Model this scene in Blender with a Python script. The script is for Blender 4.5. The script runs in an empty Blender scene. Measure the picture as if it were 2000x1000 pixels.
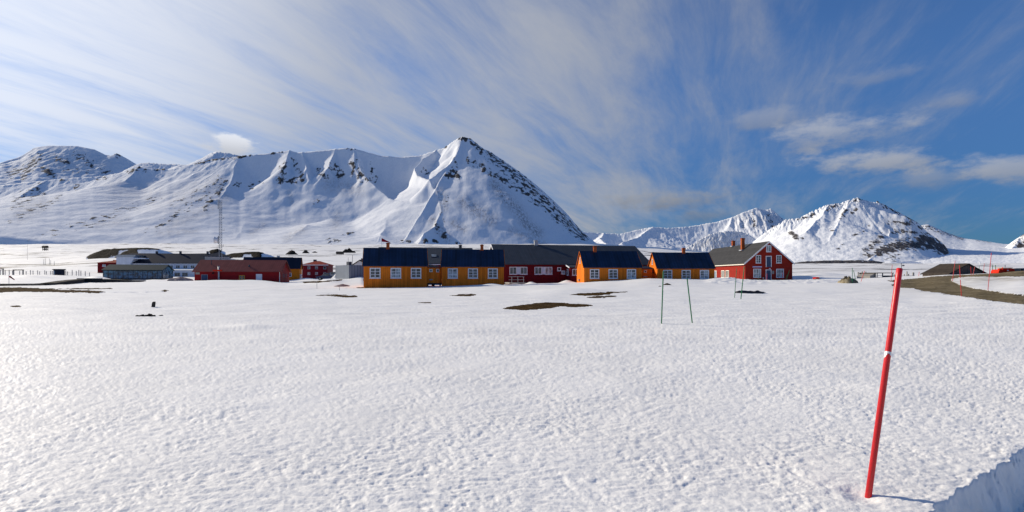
import bpy, math, random
import numpy as np
from mathutils import Vector, Matrix
random.seed(7)
R = math.radians
scene = bpy.context.scene
COL = scene.collection
HZ = 540.0          # row of the eye level in the photograph (2000x1000)
EYE = 1.7           # eye height over the snow

# ------------------------------------------------------------------ helpers
def W(px, py, D):
    """point seen at px,py at depth D metres"""
    return Vector(((px-1000)/1000*D, D, EYE+(HZ-py)/1000*D))

def tag(o, label=None, cat=None, group=None, kind=None):
    if label: o['label'] = label
    if cat: o['category'] = cat
    if group: o['group'] = group
    if kind: o['kind'] = kind
    return o

def empty(name, loc, rz=0, label=None, cat=None, group=None):
    o = bpy.data.objects.new(name, None)
    COL.objects.link(o)
    o.empty_display_size = 0.3
    o.location = loc
    o.rotation_euler = (0, 0, rz)
    return tag(o, label, cat, group)

class MB:
    def __init__(s): s.v = []; s.f = []
    def add(s, vs, fs):
        n = len(s.v); s.v += [tuple(v) for v in vs]; s.f += [tuple(i+n for i in f) for f in fs]
        return s
    def box(s, x0, x1, y0, y1, z0, z1, M=None):
        vs = [Vector((x, y, z)) for z in (z0, z1) for x, y in ((x0, y0), (x1, y0), (x1, y1), (x0, y1))]
        if M is not None: vs = [M @ v for v in vs]
        return s.add(vs, [(3, 2, 1, 0), (4, 5, 6, 7), (0, 1, 5, 4), (1, 2, 6, 5), (2, 3, 7, 6), (3, 0, 4, 7)])
    def prism(s, poly, f0, f1):
        """poly: 2d points; f0/f1 map a 2d point to the near/far 3d point"""
        n = len(poly)
        vs = [f0(p) for p in poly] + [f1(p) for p in poly]
        fs = [tuple(range(n))[::-1], tuple(range(n, 2*n))]
        fs += [(i, (i+1) % n, (i+1) % n+n, i+n) for i in range(n)]
        return s.add(vs, fs)
    def xprism(s, poly, x0, x1):
        return s.prism(poly, lambda p: (x0, p[0], p[1]), lambda p: (x1, p[0], p[1]))
    def yprism(s, poly, y0, y1):
        return s.prism(poly, lambda p: (p[0], y0, p[1]), lambda p: (p[0], y1, p[1]))
    def tube(s, p0, p1, r0, r1=None, n=8):
        p0 = Vector(p0); p1 = Vector(p1); r1 = r0 if r1 is None else r1
        d = (p1-p0).normalized()
        a = d.orthogonal().normalized(); b = d.cross(a)
        vs = []
        for p, r in ((p0, r0), (p1, r1)):
            for i in range(n):
                t = 2*math.pi*i/n
                vs.append(p+a*(math.cos(t)*r)+b*(math.sin(t)*r))
        fs = [tuple(range(n))[::-1], tuple(range(n, 2*n))]
        fs += [(i, (i+1) % n, (i+1) % n+n, i+n) for i in range(n)]
        return s.add(vs, fs)
    def build(s, name, mat, parent=None, smooth=False, bevel=0):
        me = bpy.data.meshes.new(name)
        me.from_pydata(s.v, [], s.f)
        import bmesh
        bm = bmesh.new(); bm.from_mesh(me)
        bmesh.ops.recalc_face_normals(bm, faces=bm.faces)
        if bevel:
            bmesh.ops.bevel(bm, geom=list(bm.edges), offset=bevel, segments=2, affect='EDGES', profile=.6)
        bm.to_mesh(me); bm.free()
        if smooth:
            for p in me.polygons: p.use_smooth = True
        if mat: me.materials.append(mat)
        o = bpy.data.objects.new(name, me)
        COL.objects.link(o)
        if parent: o.parent = parent
        return o

# ------------------------------------------------------------------ numpy noise
def _hash(ix, iy, seed):
    h = (ix.astype(np.int64)*374761393 + iy.astype(np.int64)*668265263 + seed*1274126177) & 0xffffffff
    h = ((h ^ (h >> 13))*1274126177) & 0xffffffff
    h = (h ^ (h >> 16)) & 0xffff
    return h
def perlin(x, y, seed=0):
    x = np.asarray(x, np.float64); y = np.asarray(y, np.float64)
    x0 = np.floor(x); y0 = np.floor(y); fx = x-x0; fy = y-y0
    u = fx*fx*fx*(fx*(fx*6-15)+10); v = fy*fy*fy*(fy*(fy*6-15)+10)
    def g(dx, dy):
        a = _hash(x0+dx, y0+dy, seed)*(2*math.pi/65536)
        return np.cos(a)*(fx-dx)+np.sin(a)*(fy-dy)
    a = g(0, 0); b = g(1, 0); c = g(0, 1); d = g(1, 1)
    return ((a+(b-a)*u)+((c+(d-c)*u)-(a+(b-a)*u))*v)*1.5
def fbm(x, y, octv=4, seed=0, gain=.5, lac=2.03):
    s = 0; a = 1; t = 0
    for i in range(octv):
        s = s+a*perlin(x, y, seed+i*17); t += a; a *= gain; x = x*lac+3.7; y = y*lac-1.3
    return s/t
def ridged(x, y, octv=4, seed=0, gain=.5):
    s = 0; a = 1; t = 0
    for i in range(octv):
        s = s+a*(1-2*np.abs(perlin(x, y, seed+i*31))); t += a; a *= gain; x = x*2.07+1.7; y = y*2.07+5.3
    return s/t
def sstep(a, b, x):
    t = np.clip((x-a)/(b-a), 0, 1); return t*t*(3-2*t)
def in_poly(px, py, poly):
    px = np.asarray(px); inside = np.zeros(px.shape, bool)
    n = len(poly)
    for i in range(n):
        x0, y0 = poly[i]; x1, y1 = poly[(i+1) % n]
        if y0 == y1: continue
        c = ((y0 > py) != (y1 > py)) & (px < (x1-x0)*(py-y0)/(y1-y0)+x0)
        inside ^= c
    return inside

def np_mesh(name, V, F, mat, attr=None, smooth=True):
    """V (n,3), F (m,4) -> object"""
    used = np.unique(F)
    remap = np.zeros(len(V), np.int64); remap[used] = np.arange(len(used))
    V2 = V[used]; F2 = remap[F]
    me = bpy.data.meshes.new(name)
    me.vertices.add(len(V2)); me.vertices.foreach_set('co', V2.astype(np.float32).ravel())
    me.loops.add(F2.size); me.loops.foreach_set('vertex_index', F2.astype(np.int32).ravel())
    me.polygons.add(len(F2))
    me.polygons.foreach_set('loop_start', np.arange(0, F2.size, 4, dtype=np.int32))
    me.polygons.foreach_set('loop_total', np.full(len(F2), 4, np.int32))
    me.polygons.foreach_set('use_smooth', np.full(len(F2), smooth, bool))
    me.update(calc_edges=True)
    for k, a in (attr or {}).items():
        at = me.attributes.new(k, 'FLOAT', 'POINT'); at.data.foreach_set('value', a[used].astype(np.float32))
    me.materials.append(mat)
    o = bpy.data.objects.new(name, me); COL.objects.link(o)
    return o
def grid_faces(nr, nc, wrap=False):
    i = np.arange(nr-1)[:, None]; j = np.arange(nc if wrap else nc-1)[None, :]
    j2 = (j+1) % nc
    return np.stack([i*nc+j, i*nc+j2, (i+1)*nc+j2, (i+1)*nc+j], -1).reshape(-1, 4)

# ------------------------------------------------------------------ materials
class NT:
    def __init__(s, tree): s.t = tree; s.n = tree.nodes; s.l = tree.links
    def new(s, typ, **kw):
        n = s.n.new(typ)
        for k, v in kw.items(): setattr(n, k, v)
        return n
    def put(s, sock, v):
        if isinstance(v, bpy.types.NodeSocket): s.l.new(v, sock)
        else:
            if hasattr(sock.default_value, '__len__') and not hasattr(v, '__len__'): v = [v]*len(sock.default_value)
            if hasattr(sock.default_value, '__len__') and len(sock.default_value) == 4 and len(v) == 3: v = (*v, 1)
            sock.default_value = v
    def math(s, op, a, b=0.0, c=0.0, clamp=False):
        n = s.new('ShaderNodeMath', operation=op, use_clamp=clamp)
        for i, v in enumerate((a, b, c)): s.put(n.inputs[i], v)
        return n.outputs[0]
    def mr(s, v, a, b, c=0.0, d=1.0, smooth=True):
        n = s.new('ShaderNodeMapRange', interpolation_type='SMOOTHSTEP' if smooth else 'LINEAR')
        for i, x in enumerate((v, a, b, c, d)): s.put(n.inputs[i], x)
        return n.outputs[0]
    def mix(s, f, a, b, typ='MIX'):
        n = s.new('ShaderNodeMix', data_type='RGBA', blend_type=typ)
        s.put(n.inputs[0], f); s.put(n.inputs[6], a); s.put(n.inputs[7], b)
        return n.outputs[2]
    def noise(s, vec, scale, detail=4, rough=.5, dist=0.0):
        n = s.new('ShaderNodeTexNoise')
        if vec is not None: s.l.new(vec, n.inputs['Vector'])
        n.inputs['Scale'].default_value = scale; n.inputs['Detail'].default_value = detail
        n.inputs['Roughness'].default_value = rough; n.inputs['Distortion'].default_value = dist
        return n.outputs[0]
    def xyz(s, x, y, z=0.0):
        n = s.new('ShaderNodeCombineXYZ')
        for i, v in enumerate((x, y, z)): s.put(n.inputs[i], v)
        return n.outputs[0]
    def sep(s, v):
        n = s.new('ShaderNodeSeparateXYZ'); s.l.new(v, n.inputs[0]); return n.outputs
    def attr(s, name):
        return s.new('ShaderNodeAttribute', attribute_name=name).outputs['Fac']
    def bump(s, h, strength, dist=1.0):
        n = s.new('ShaderNodeBump'); s.put(n.inputs['Strength'], strength); s.put(n.inputs['Distance'], dist)
        s.l.new(h, n.inputs['Height']); return n.outputs[0]

def new_mat(name):
    m = bpy.data.materials.new(name); m.use_nodes = True
    nt = NT(m.node_tree); b = m.node_tree.nodes['Principled BSDF']
    return m, nt, b

def pmat(name, base, rough=.6, var=.18, scale=3.0, boards=None, pitch=.16, line=.55, metal=0, spec=.04, bump=.25, streak=False):
    m, nt, b = new_mat(name)
    co = nt.new('ShaderNodeTexCoord').outputs['Object']
    x, y, z = nt.sep(co)
    n = nt.noise(nt.xyz(x, y, nt.math('MULTIPLY', z, .25 if streak else 1)), scale, 5, .6)
    f = nt.mr(n, .25, .75, 1-var, 1+var, False)
    h = n
    if boards:
        s = z if boards == 'h' else x if boards == 'x' else nt.math('ADD', x, y)
        fr = nt.math('FRACT', nt.math('DIVIDE', s, pitch))
        ln = nt.mr(nt.math('ABSOLUTE', nt.math('SUBTRACT', fr, .5)), .36, .5, 1, line)
        f = nt.math('MULTIPLY', f, ln)
        cell = nt.new('ShaderNodeTexWhiteNoise', noise_dimensions='1D')
        nt.l.new(nt.math('FLOOR', nt.math('DIVIDE', s, pitch)), cell.inputs['W'])
        f = nt.math('MULTIPLY', f, nt.mr(cell.outputs['Value'], 0, 1, 1-var*.5, 1+var*.5, False))
        h = ln
    c = nt.mix(1.0, (*base, 1), nt.xyz(f, f, f), 'MULTIPLY')
    nt.l.new(c, b.inputs['Base Color'])
    b.inputs['Roughness'].default_value = rough; b.inputs['Metallic'].default_value = metal
    b.inputs['Specular IOR Level'].default_value = spec
    if bump: nt.l.new(nt.bump(h, bump, .03), b.inputs['Normal'])
    return m

def glass_mat(name, base, rough=.08):
    m, nt, b = new_mat(name)
    co = nt.new('ShaderNodeTexCoord').outputs['Object']
    rnd = nt.new('ShaderNodeObjectInfo').outputs['Random']
    x, y, z = nt.sep(co)
    n = nt.noise(nt.xyz(nt.math('ADD', x, nt.math('MULTIPLY', rnd, 50)), y, z), 1.6, 3, .5)
    f = nt.mr(n, .35, .65, .35, 1.9)
    c = nt.mix(1.0, (*base, 1), nt.xyz(f, f, f), 'MULTIPLY')
    nt.l.new(c, b.inputs['Base Color'])
    b.inputs['Roughness'].default_value = rough; b.inputs['Specular IOR Level'].default_value = .5
    return m

def snow_nodes(nt, co, b):
    n1 = nt.noise(co, .35, 4, .55)
    c = nt.mix(nt.mr(n1, .3, .7), (.845, .83, .795), (.90, .885, .85))
    return c

def ground_snow():
    m, nt, b = new_mat('snow')
    co = nt.new('ShaderNodeNewGeometry').outputs['Position']
    c = snow_nodes(nt, co, b)
    dirt = nt.attr('dirt')
    c = nt.mix(nt.math('MULTIPLY', dirt, nt.mr(nt.noise(co, .9, 5, .6), .35, .6, .2, 1)), c, (.46, .42, .35))
    # thin streaks of bare tundra blown free on the far plain
    px_, py_, pz_ = nt.sep(co)
    t1 = nt.noise(nt.xyz(nt.math('MULTIPLY', px_, .020), nt.math('MULTIPLY', py_, .042)), 1.0, 8, .62)
    t2 = nt.noise(nt.xyz(nt.math('MULTIPLY', px_, .0036), nt.math('MULTIPLY', py_, .006), 5.0), 1.0, 3, .5)
    bare = nt.math('MULTIPLY', nt.mr(nt.math('ADD', t1, nt.math('MULTIPLY', nt.math('SUBTRACT', t2, .5), .55)), .590, .630), nt.attr('plain'))
    thin = nt.math('MULTIPLY', nt.mr(nt.math('ADD', t1, nt.math('MULTIPLY', nt.math('SUBTRACT', t2, .5), .5)), .50, .64), nt.attr('plain'))
    c = nt.mix(nt.math('MULTIPLY', thin, .34), c, (.50, .49, .48))
    c = nt.mix(bare, c, (.060, .048, .034))
    nt.l.new(c, b.inputs['Base Color'])
    b.inputs['Roughness'].default_value = .62; b.inputs['Specular IOR Level'].default_value = .18
    h = nt.math('ADD', nt.noise(co, 38, 4, .65), nt.math('MULTIPLY', nt.noise(co, 9, 3, .6), .9))
    nt.l.new(nt.bump(h, .35, .016), b.inputs['Normal'])
    return m

def soil_mat(name, a, c2, sc=3.0, detail=.03):
    m, nt, b = new_mat(name)
    co = nt.new('ShaderNodeNewGeometry').outputs['Position']
    n = nt.noise(co, sc, 8, .7); n2 = nt.noise(co, sc*7, 5, .7)
    c = nt.mix(nt.mr(n, .35, .65), a, c2)
    f = nt.mr(n2, .3, .7, .6, 1.4)
    c = nt.mix(1.0, c, nt.xyz(f, f, f), 'MULTIPLY')
    nt.l.new(c, b.inputs['Base Color'])
    b.inputs['Roughness'].default_value = .95; b.inputs['Specular IOR Level'].default_value = .02
    nt.l.new(nt.bump(n2, .6, detail*3), b.inputs['Normal'])
    return m

def mountain_mat(name, rock_a, rock_b, cell):
    m, nt, b = new_mat(name)
    co = nt.new('ShaderNodeNewGeometry').outputs['Position']
    rk = nt.attr('rock')
    mx, my, mz = nt.sep(co)
    sv = nt.xyz(mx, nt.math('MULTIPLY', my, .35), nt.math('MULTIPLY', mz, .35))
    n = nt.math('ADD', nt.math('MULTIPLY', nt.noise(co, 1/cell, 6, .72), .6), nt.math('MULTIPLY', nt.noise(sv, 1.4/cell, 6, .75), .4))
    n2 = nt.noise(sv, 2.6/cell, 6, .72)
    fac = nt.mr(nt.math('ADD', rk, nt.math('MULTIPLY', nt.math('SUBTRACT', n, .5), 1.6)), .42, .58)
    sc = nt.mix(nt.mr(n2, .3, .7), (.78, .80, .83), (.88, .89, .90))
    rc = nt.mix(nt.mr(n2, .35, .65), rock_a, rock_b)
    talus = nt.attr('talus')
    sc = nt.mix(nt.math('MULTIPLY', talus, nt.mr(n2, .40, .62)), sc, (.30, .28, .28))
    c = nt.mix(fac, sc, rc)
    nt.l.new(c, b.inputs['Base Color'])
    b.inputs['Roughness'].default_value = .85; b.inputs['Specular IOR Level'].default_value = .03
    h = nt.math('ADD', nt.math('MULTIPLY', n, .7), nt.math('MULTIPLY', n2, .5))
    st = nt.math('ADD', nt.math('MULTIPLY', fac, .45), .17)
    nt.l.new(nt.bump(h, st, cell*.7), b.inputs['Normal'])
    return m

M = {}
M['snow'] = ground_snow()
M['soil'] = soil_mat('tundra_soil', (.030, .018, .007), (.105, .064, .026), 2.6, .06)
M['road'] = soil_mat('road_gravel', (.120, .096, .056), (.215, .175, .108), .55, .05)
M['mound'] = soil_mat('mound_soil', (.040, .034, .026), (.085, .07, .05), .25)
M['orange'] = pmat('orange_paint', (.68, .178, .019), .75, .24, 1.0, 'v', .26, .66, streak=True)
M['orange_far'] = pmat('orange_paint_far', (.66, .19, .015), .55, .10, 1.2, 'h', .2, .75)
M['blue_roof'] = pmat('blue_corrugated_roof', (.0052, .0155, .041), .5, .45, .8, 'x', .40, 1.7, spec=.3, bump=.3, streak=True)
M['dark_roof'] = pmat('dark_sheet_roof', (.058, .066, .078), .6, .15, .8, 'x', .3, .75)
M['grey_roof'] = pmat('grey_felt_roof', (.055, .055, .057), .8, .2, 1.2, 'h', .5, .9)
M['hut_roof'] = pmat('tarred_hut_roof', (.065, .053, .042), .9, .25, 2, 'h', .5, .85, spec=.05)
M['maroon_roof'] = pmat('maroon_sheet_roof', (.24, .066, .056), .6, .12, .9, 'x', .4, .85)
M['red_roof'] = pmat('red_sheet_roof', (.32, .055, .028), .6, .15, .9, 'x', .4, .8)
M['green_grey_roof'] = pmat('green_grey_roof', (.036, .050, .050), .6, .12, .9, 'x', .45, .85)
M['navy_roof'] = pmat('navy_roof', (.016, .022, .04), .6, .15, .9, 'x', .4, .8)
M['slate_roof'] = pmat('slate_roof', (.017, .024, .042), .6, .15, .9, 'x', .45, .8)
M['dark_red'] = pmat('dark_red_paint', (.155, .010, .014), .55, .12, 1.2, 'v', .15, .6)
M['red'] = pmat('red_paint', (.27, .024, .015), .55, .12, 1.2, 'h', .14, .72)
M['barn_red'] = pmat('barn_red_paint', (.27, .016, .018), .55, .10, 1.2, 'h', .22, .8)
M['maroon'] = pmat('maroon_paint', (.155, .014, .022), .55, .12, 1.2, 'v', .3, .7)
M['white'] = pmat('white_paint', (.74, .75, .77), .5, .05, 2.0, None, spec=.3, bump=0)
M['cream'] = pmat('cream_paint', (.78, .74, .62), .5, .05, 2.0, None, bump=0)
M['white_board'] = pmat('white_board_wall', (.62, .65, .72), .6, .08, 1.0, 'v', .4, .85)
M['grey_board'] = pmat('grey_board_wall', (.30, .32, .35), .65, .12, 1.0, 'v', .3, .7)
M['grey_metal'] = pmat('corrugated_grey_metal', (.22, .245, .285), .5, .08, .8, 'v', .45, .6, metal=.1)
M['steel'] = pmat('galvanised_steel', (.38, .40, .42), .45, .2, 4, None, metal=.4, bump=0)
M['dark_steel'] = pmat('dark_steel', (.07, .075, .09), .5, .2, 4, None, metal=.3, bump=0)
M['brick'] = pmat('chimney_brick', (.34, .085, .03), .85, .25, 6, 'h', .09, .6)
M['black'] = pmat('black_paint', (.012, .012, .014), .6, .2, 3, None, bump=0)
M['timber'] = pmat('weathered_timber', (.12, .10, .085), .85, .35, 4, 'v', .22, .5, streak=True)
M['fence_timber'] = pmat('fence_timber', (.33, .31, .30), .85, .3, 4, None, streak=True)
M['dark_timber'] = pmat('dark_timber', (.045, .040, .036), .85, .3, 4, None, streak=True)
M['grey_timber'] = pmat('grey_timber', (.30, .28, .25), .85, .25, 5, None, streak=True)
M['bluedoor'] = pmat('blue_grey_door', (.055, .085, .15), .55, .1, 2, 'v', .12, .7)
M['paledoor'] = pmat('pale_blue_door', (.22, .28, .34), .55, .1, 2, 'v', .12, .8)
M['green_box'] = pmat('green_container', (.02, .25, .03), .5, .15, 1.5, 'v', .25, .6)
M['yellow'] = pmat('yellow_trim', (.60, .30, .03), .5, .1, 2, None, bump=0)
M['sign'] = pmat('lilac_sign', (.42, .42, .62), .5, .1, 2, None, bump=0)
M['glass'] = glass_mat('window_glass', (.055, .068, .075))
M['glass_pale'] = glass_mat('curtained_glass', (.20, .24, .26), .15)
M['teal_glass'] = glass_mat('teal_glass', (.034, .105, .165), .12)  # mottling in the colour imitates reflections on the pavilion panes
M['pole_red'] = pmat('red_plastic_pole', (.58, .009, .014), .38, .16, 9, None, spec=.45, bump=.15, streak=True)
M['pole_green'] = pmat('green_plastic_pole', (.012, .155, .050), .4, .1, 6, None, spec=.4, bump=0)
M['tape'] = pmat('silver_reflective_tape', (.80, .80, .78), .25, .1, 30, None, metal=.15, bump=0)
M['rubble'] = soil_mat('stone', (.075, .065, .055), (.20, .17, .13), 3.0)
M['pale_rubble'] = soil_mat('pale_rubble', (.12, .095, .055), (.42, .36, .25), 3.5, .06)
M['dark_stone'] = soil_mat('dark_stone', (.020, .018, .015), (.055, .045, .035), 6.0)
M['gravel_pile'] = soil_mat('pinkish_gravel', (.24, .19, .18), (.34, .28, .27), 4.0, .01)
M['tarp'] = pmat('black_tarpaulin', (.012, .012, .014), .45, .3, 2, None, spec=.4)
M['blue_paint'] = pmat('blue_car_paint', (.02, .04, .10), .35, .1, 2, None, spec=.5, bump=0)
M['vivid_red'] = pmat('vivid_red_paint', (.62, .030, .012), .45, .12, 2, None, bump=0)
M['rubber'] = pmat('tyre_rubber', (.015, .015, .015), .8, .2, 6, None, bump=0)
M['straw'] = pmat('pale_yellow_timber', (.45, .33, .12), .7, .2, 3, None)
M['flag_red'] = pmat('flag_cloth_red', (.36, .012, .03), .8, .1, 4, None, bump=0)

# ------------------------------------------------------------------ terrain
DK = np.array([.5, 4, 10, 15, 20, 27, 35, 43, 50, 57, 63, 68, 75, 85, 95, 110, 140, 200, 300, 500, 900, 1400, 2000, 4000, 60000.])
_near = [HZ+1700/.5, HZ+1700/4, HZ+1700/10, HZ+1715/15, HZ+1740/20]
TC = {
 -500: [600,582,573,567,562,560,559,557,552,548,543,536,528,519,508,490,472,468],
 0:    [601,583,574,568,562,559,557,556,551,546,542,537,529,520,510,492,474,470],
 90:   [601,583,574,568,562,559,557.5,557,553,548,543,536,528,518,508,491,474,470],
 200:  [601,583,574,567,561,558,556,554,553,551,547,540,525,510,501,490,475,470],
 400:  [601,583,574,567,562,558,556,553,551,549,548,543,525,509,501,489,476,471],
 520:  [601,584,574,567,563,560,557,554,551,550,550,543,525,510,501,489,476,471],
 560:  [601,584,574,568,564,561,558,556,554,552.5,551,545,530,513,502,489,477,471],
 620:  [601,584,575,569,565,562,558,554,552,550,549,546,533,515,503,489,478,471],
 665:  [602,585,576,569.5,564.5,561.5,557,550,544,541,545,545,532,515,503,490,478,471],
 705:  [602,585,576,569.5,564.5,562,556,546,537.5,534,540,543,532,515,503,490,478,471],
 725:  [602,585,576,569.5,564.5,561.7,559,552,543,538,541,543,532,515,503,490,478,471],
 850:  [602,585,576,569.5,564,560.5,558.5,558,556,552,548,540,530,516,504,490,479,472],
 950:  [602,584,575,568,562,557.5,555,555,554,552,548,540,530,516,505,490,480,473],
 985:  [602,584,575,568,562,558.5,557,556,555,553,548,540,530,516,505,490,480,473],
 1060: [602,584,574,566,561,557,554.5,553.8,553.2,551,547,540,530,516,506,492,481,474],
 1130: [603,585,575,566,560,555,552.5,552,551,549,546,540,530,518,508,495,482,476],
 1200: [603,585,575,566,558.5,552.5,548.5,548.5,548,547,545,540,530,519,510,498,487,480],
 1270: [603,585,575,566,557,548.5,543.5,545,547,547,545,540,530,520,512,502,492,484],
 1330: [603,585,575,566,557.5,549.5,545,546,547,547.5,545,540,531,521,514,505,496,489],
 1400: [603,586,575,566,558.5,551.5,547,547,547.5,548,546,541,532,523,516,508,500,494],
 1500: [603,586,575,565,559,554,551,549.5,548.5,547.8,545,540,533,527,523,519,516.5,515.5],
 1650: [603,586,575,564,556,552,550,548,546,544,541,537,531,525,521,518,516,515],
 1780: [603,586,573,563,555,549,546,543,541,539,537.5,535,531,525,520,517,516,515],
 1850: [603,584,572,560,549,543,540,537.5,536.5,536,535.5,535,531,525,520,517,515.5,514.5],
 1930: [600,580,567,554,543,537,534.5,534,534.5,535,535,534,530,524,520,517,515.5,514.5],
 2000: [598,577,562,548,538,531,528,530,532,533,534,533,529,524,520,517,515.5,514.5],
 2500: [598,575,560,546,536,529,526,527,530,532,534,533,529,524,520,517,515.5,514.5],
}
TPX = np.array(sorted(TC), float)
TZ = []
for k in sorted(TC):
    pys = np.array(_near+TC[k])
    z = EYE+(HZ-pys)/1000*DK[:len(pys)]
    z = np.append(z, [z[-1]*1.0+(8 if k < 1400 else 30), z[-1]+(8 if k < 1400 else 30)])
    TZ.append(z)
TZ = np.array(TZ)
LDK = np.log(DK)
def _slopes(x, y):
    d = np.diff(y, axis=-1)/np.diff(x)
    m = np.zeros_like(y)
    a, b = d[..., :-1], d[..., 1:]
    m[..., 1:-1] = np.where(a*b > 0, 2*a*b/np.where(a+b == 0, 1, a+b), 0)
    m[..., 0] = d[..., 0]; m[..., -1] = d[..., -1]
    return m
# monotone cubic along depth, in 1/d-like variable to keep the near field flat
SLD = _slopes(LDK, TZ)
def base_z(px, d):
    px = np.clip(np.asarray(px, float), TPX[0], TPX[-1]); ld = np.log(np.clip(np.asarray(d, float), DK[0], DK[-1]*.999))
    i = np.clip(np.searchsorted(TPX, px, 'right')-1, 0, len(TPX)-2)
    j = np.clip(np.searchsorted(LDK, ld, 'right')-1, 0, len(LDK)-2)
    t = (px-TPX[i])/(TPX[i+1]-TPX[i]); t = t*t*(3-2*t)*.6+t*.4
    h = LDK[j+1]-LDK[j]; s = (ld-LDK[j])/h
    h00 = (1+2*s)*(1-s)**2; h10 = s*(1-s)**2; h01 = s*s*(3-2*s); h11 = s*s*(s-1)
    def col(ii): return h00*TZ[ii, j]+h10*h*SLD[ii, j]+h01*TZ[ii, j+1]+h11*h*SLD[ii, j+1]
    return col(i)*(1-t)+col(i+1)*t

# snow heaps: px, depth, half-width px, half-depth m, height m
HEAPS = [(1037, 72, 9, 1.2, .32), (1107, 71.5, 13, 1.5, .42), (962, 64, 22, 1.6, .25), (1005, 71, 12, 1.0, .15),
         (1423, 70, 16, 1.4, .22), (1404, 74, 16, 1.2, .14), (492, 93, 34, 2.2, .30), (430, 94, 30, 2.5, .22), (350, 103, 30, 3, .55),
         (490, 17.3, 36, .55, .10), (520, 117, 20, 3, .9), (600, 128, 22, 3, .6), (300, 100, 26, 2.5, .3),
         (60, 110, 40, 6, .5), (190, 108, 26, 4, .9), (1600, 115, 60, 7, 1.0), (1120, 46, 60, 4, .25), (640, 75, 30, 5, .5),
         (420, 80, 120, 6, .35)]
TRAILS = [[((px-1000)/1000*d_, d_) for px, d_ in ((120, 44), (300, 46.5), (450, 48.5), (560, 55), (640, 60.5), (700, 62))],
          [((px-1000)/1000*d_, d_) for px, d_ in ((1470, 70), (1500, 74), (1560, 80), (1640, 74), (1720, 66))]]
SOIL = [
 [(612,576.5),(650,575.5),(697,577.5),(698,580.5),(660,579.8),(640,578)],
 [(876,577.5),(900,575),(926,574.2),(930,576),(905,578.5)],
 [(1108,576.5),(1130,573),(1165,571.5),(1225,569),(1226,570),(1195,572.5),(1190,575.5),(1150,577.5)],
 [(1145,580.5),(1170,578),(1205,577.5),(1203,579.5),(1160,582)],
 [(976,603),(998,598),(1040,593.5),(1070,590),(1098,591.5),(1150,594.5),(1158,597),(1120,600.5),(1098,598),(1060,603.5),(1020,606),(995,604)],
 [(-400,560),(0,561.3),(40,561.3),(75,563),(108,563.8),(100,565.6),(140,566.4),(172,567.4),(214,570),(190,572),(135,571),(60,570),(20,569.5),(0,571.6),(-400,574)],
 [(100,564.6),(150,562.8),(215,563),(221,564),(180,565.2)],
 [(313,568),(322,566.4),(331,567.6),(322,569)],
 [(813,591),(830,590),(846,591.4),(830,592.4)],
 [(18,598),(40,597.4),(41,599),(22,599.4)],
 [(690,562.5),(712,560),(760,559.5),(800,559),(800,561),(740,562.5)],
 [(590,550),(640,548.5),(668,545.5),(668,548),(620,552),(594,553)],
]
ROAD = [(1733,548),(1757,546.5),(1790,543.5),(1812,541),(1850,538),(1900,535.8),(1930,534.5),(1975,530),(2003,526),(2400,520),(2400,538),(2003,539.5),(1950,540.3),(1905,540.3),
        (1872,542),(1857,545),(1859,549),(1872,555.5),(1900,562.5),(1940,568.5),(1965,572),(2003,577.5),(2400,610),(2400,640),(2003,595.5),(1970,591),(1930,586),(1890,580),(1870,577),
        (1840,572.5),(1800,567.5),(1786,563.5),(1766,561.5),(1752,562.5),(1741,556),(1752,552)]
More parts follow.
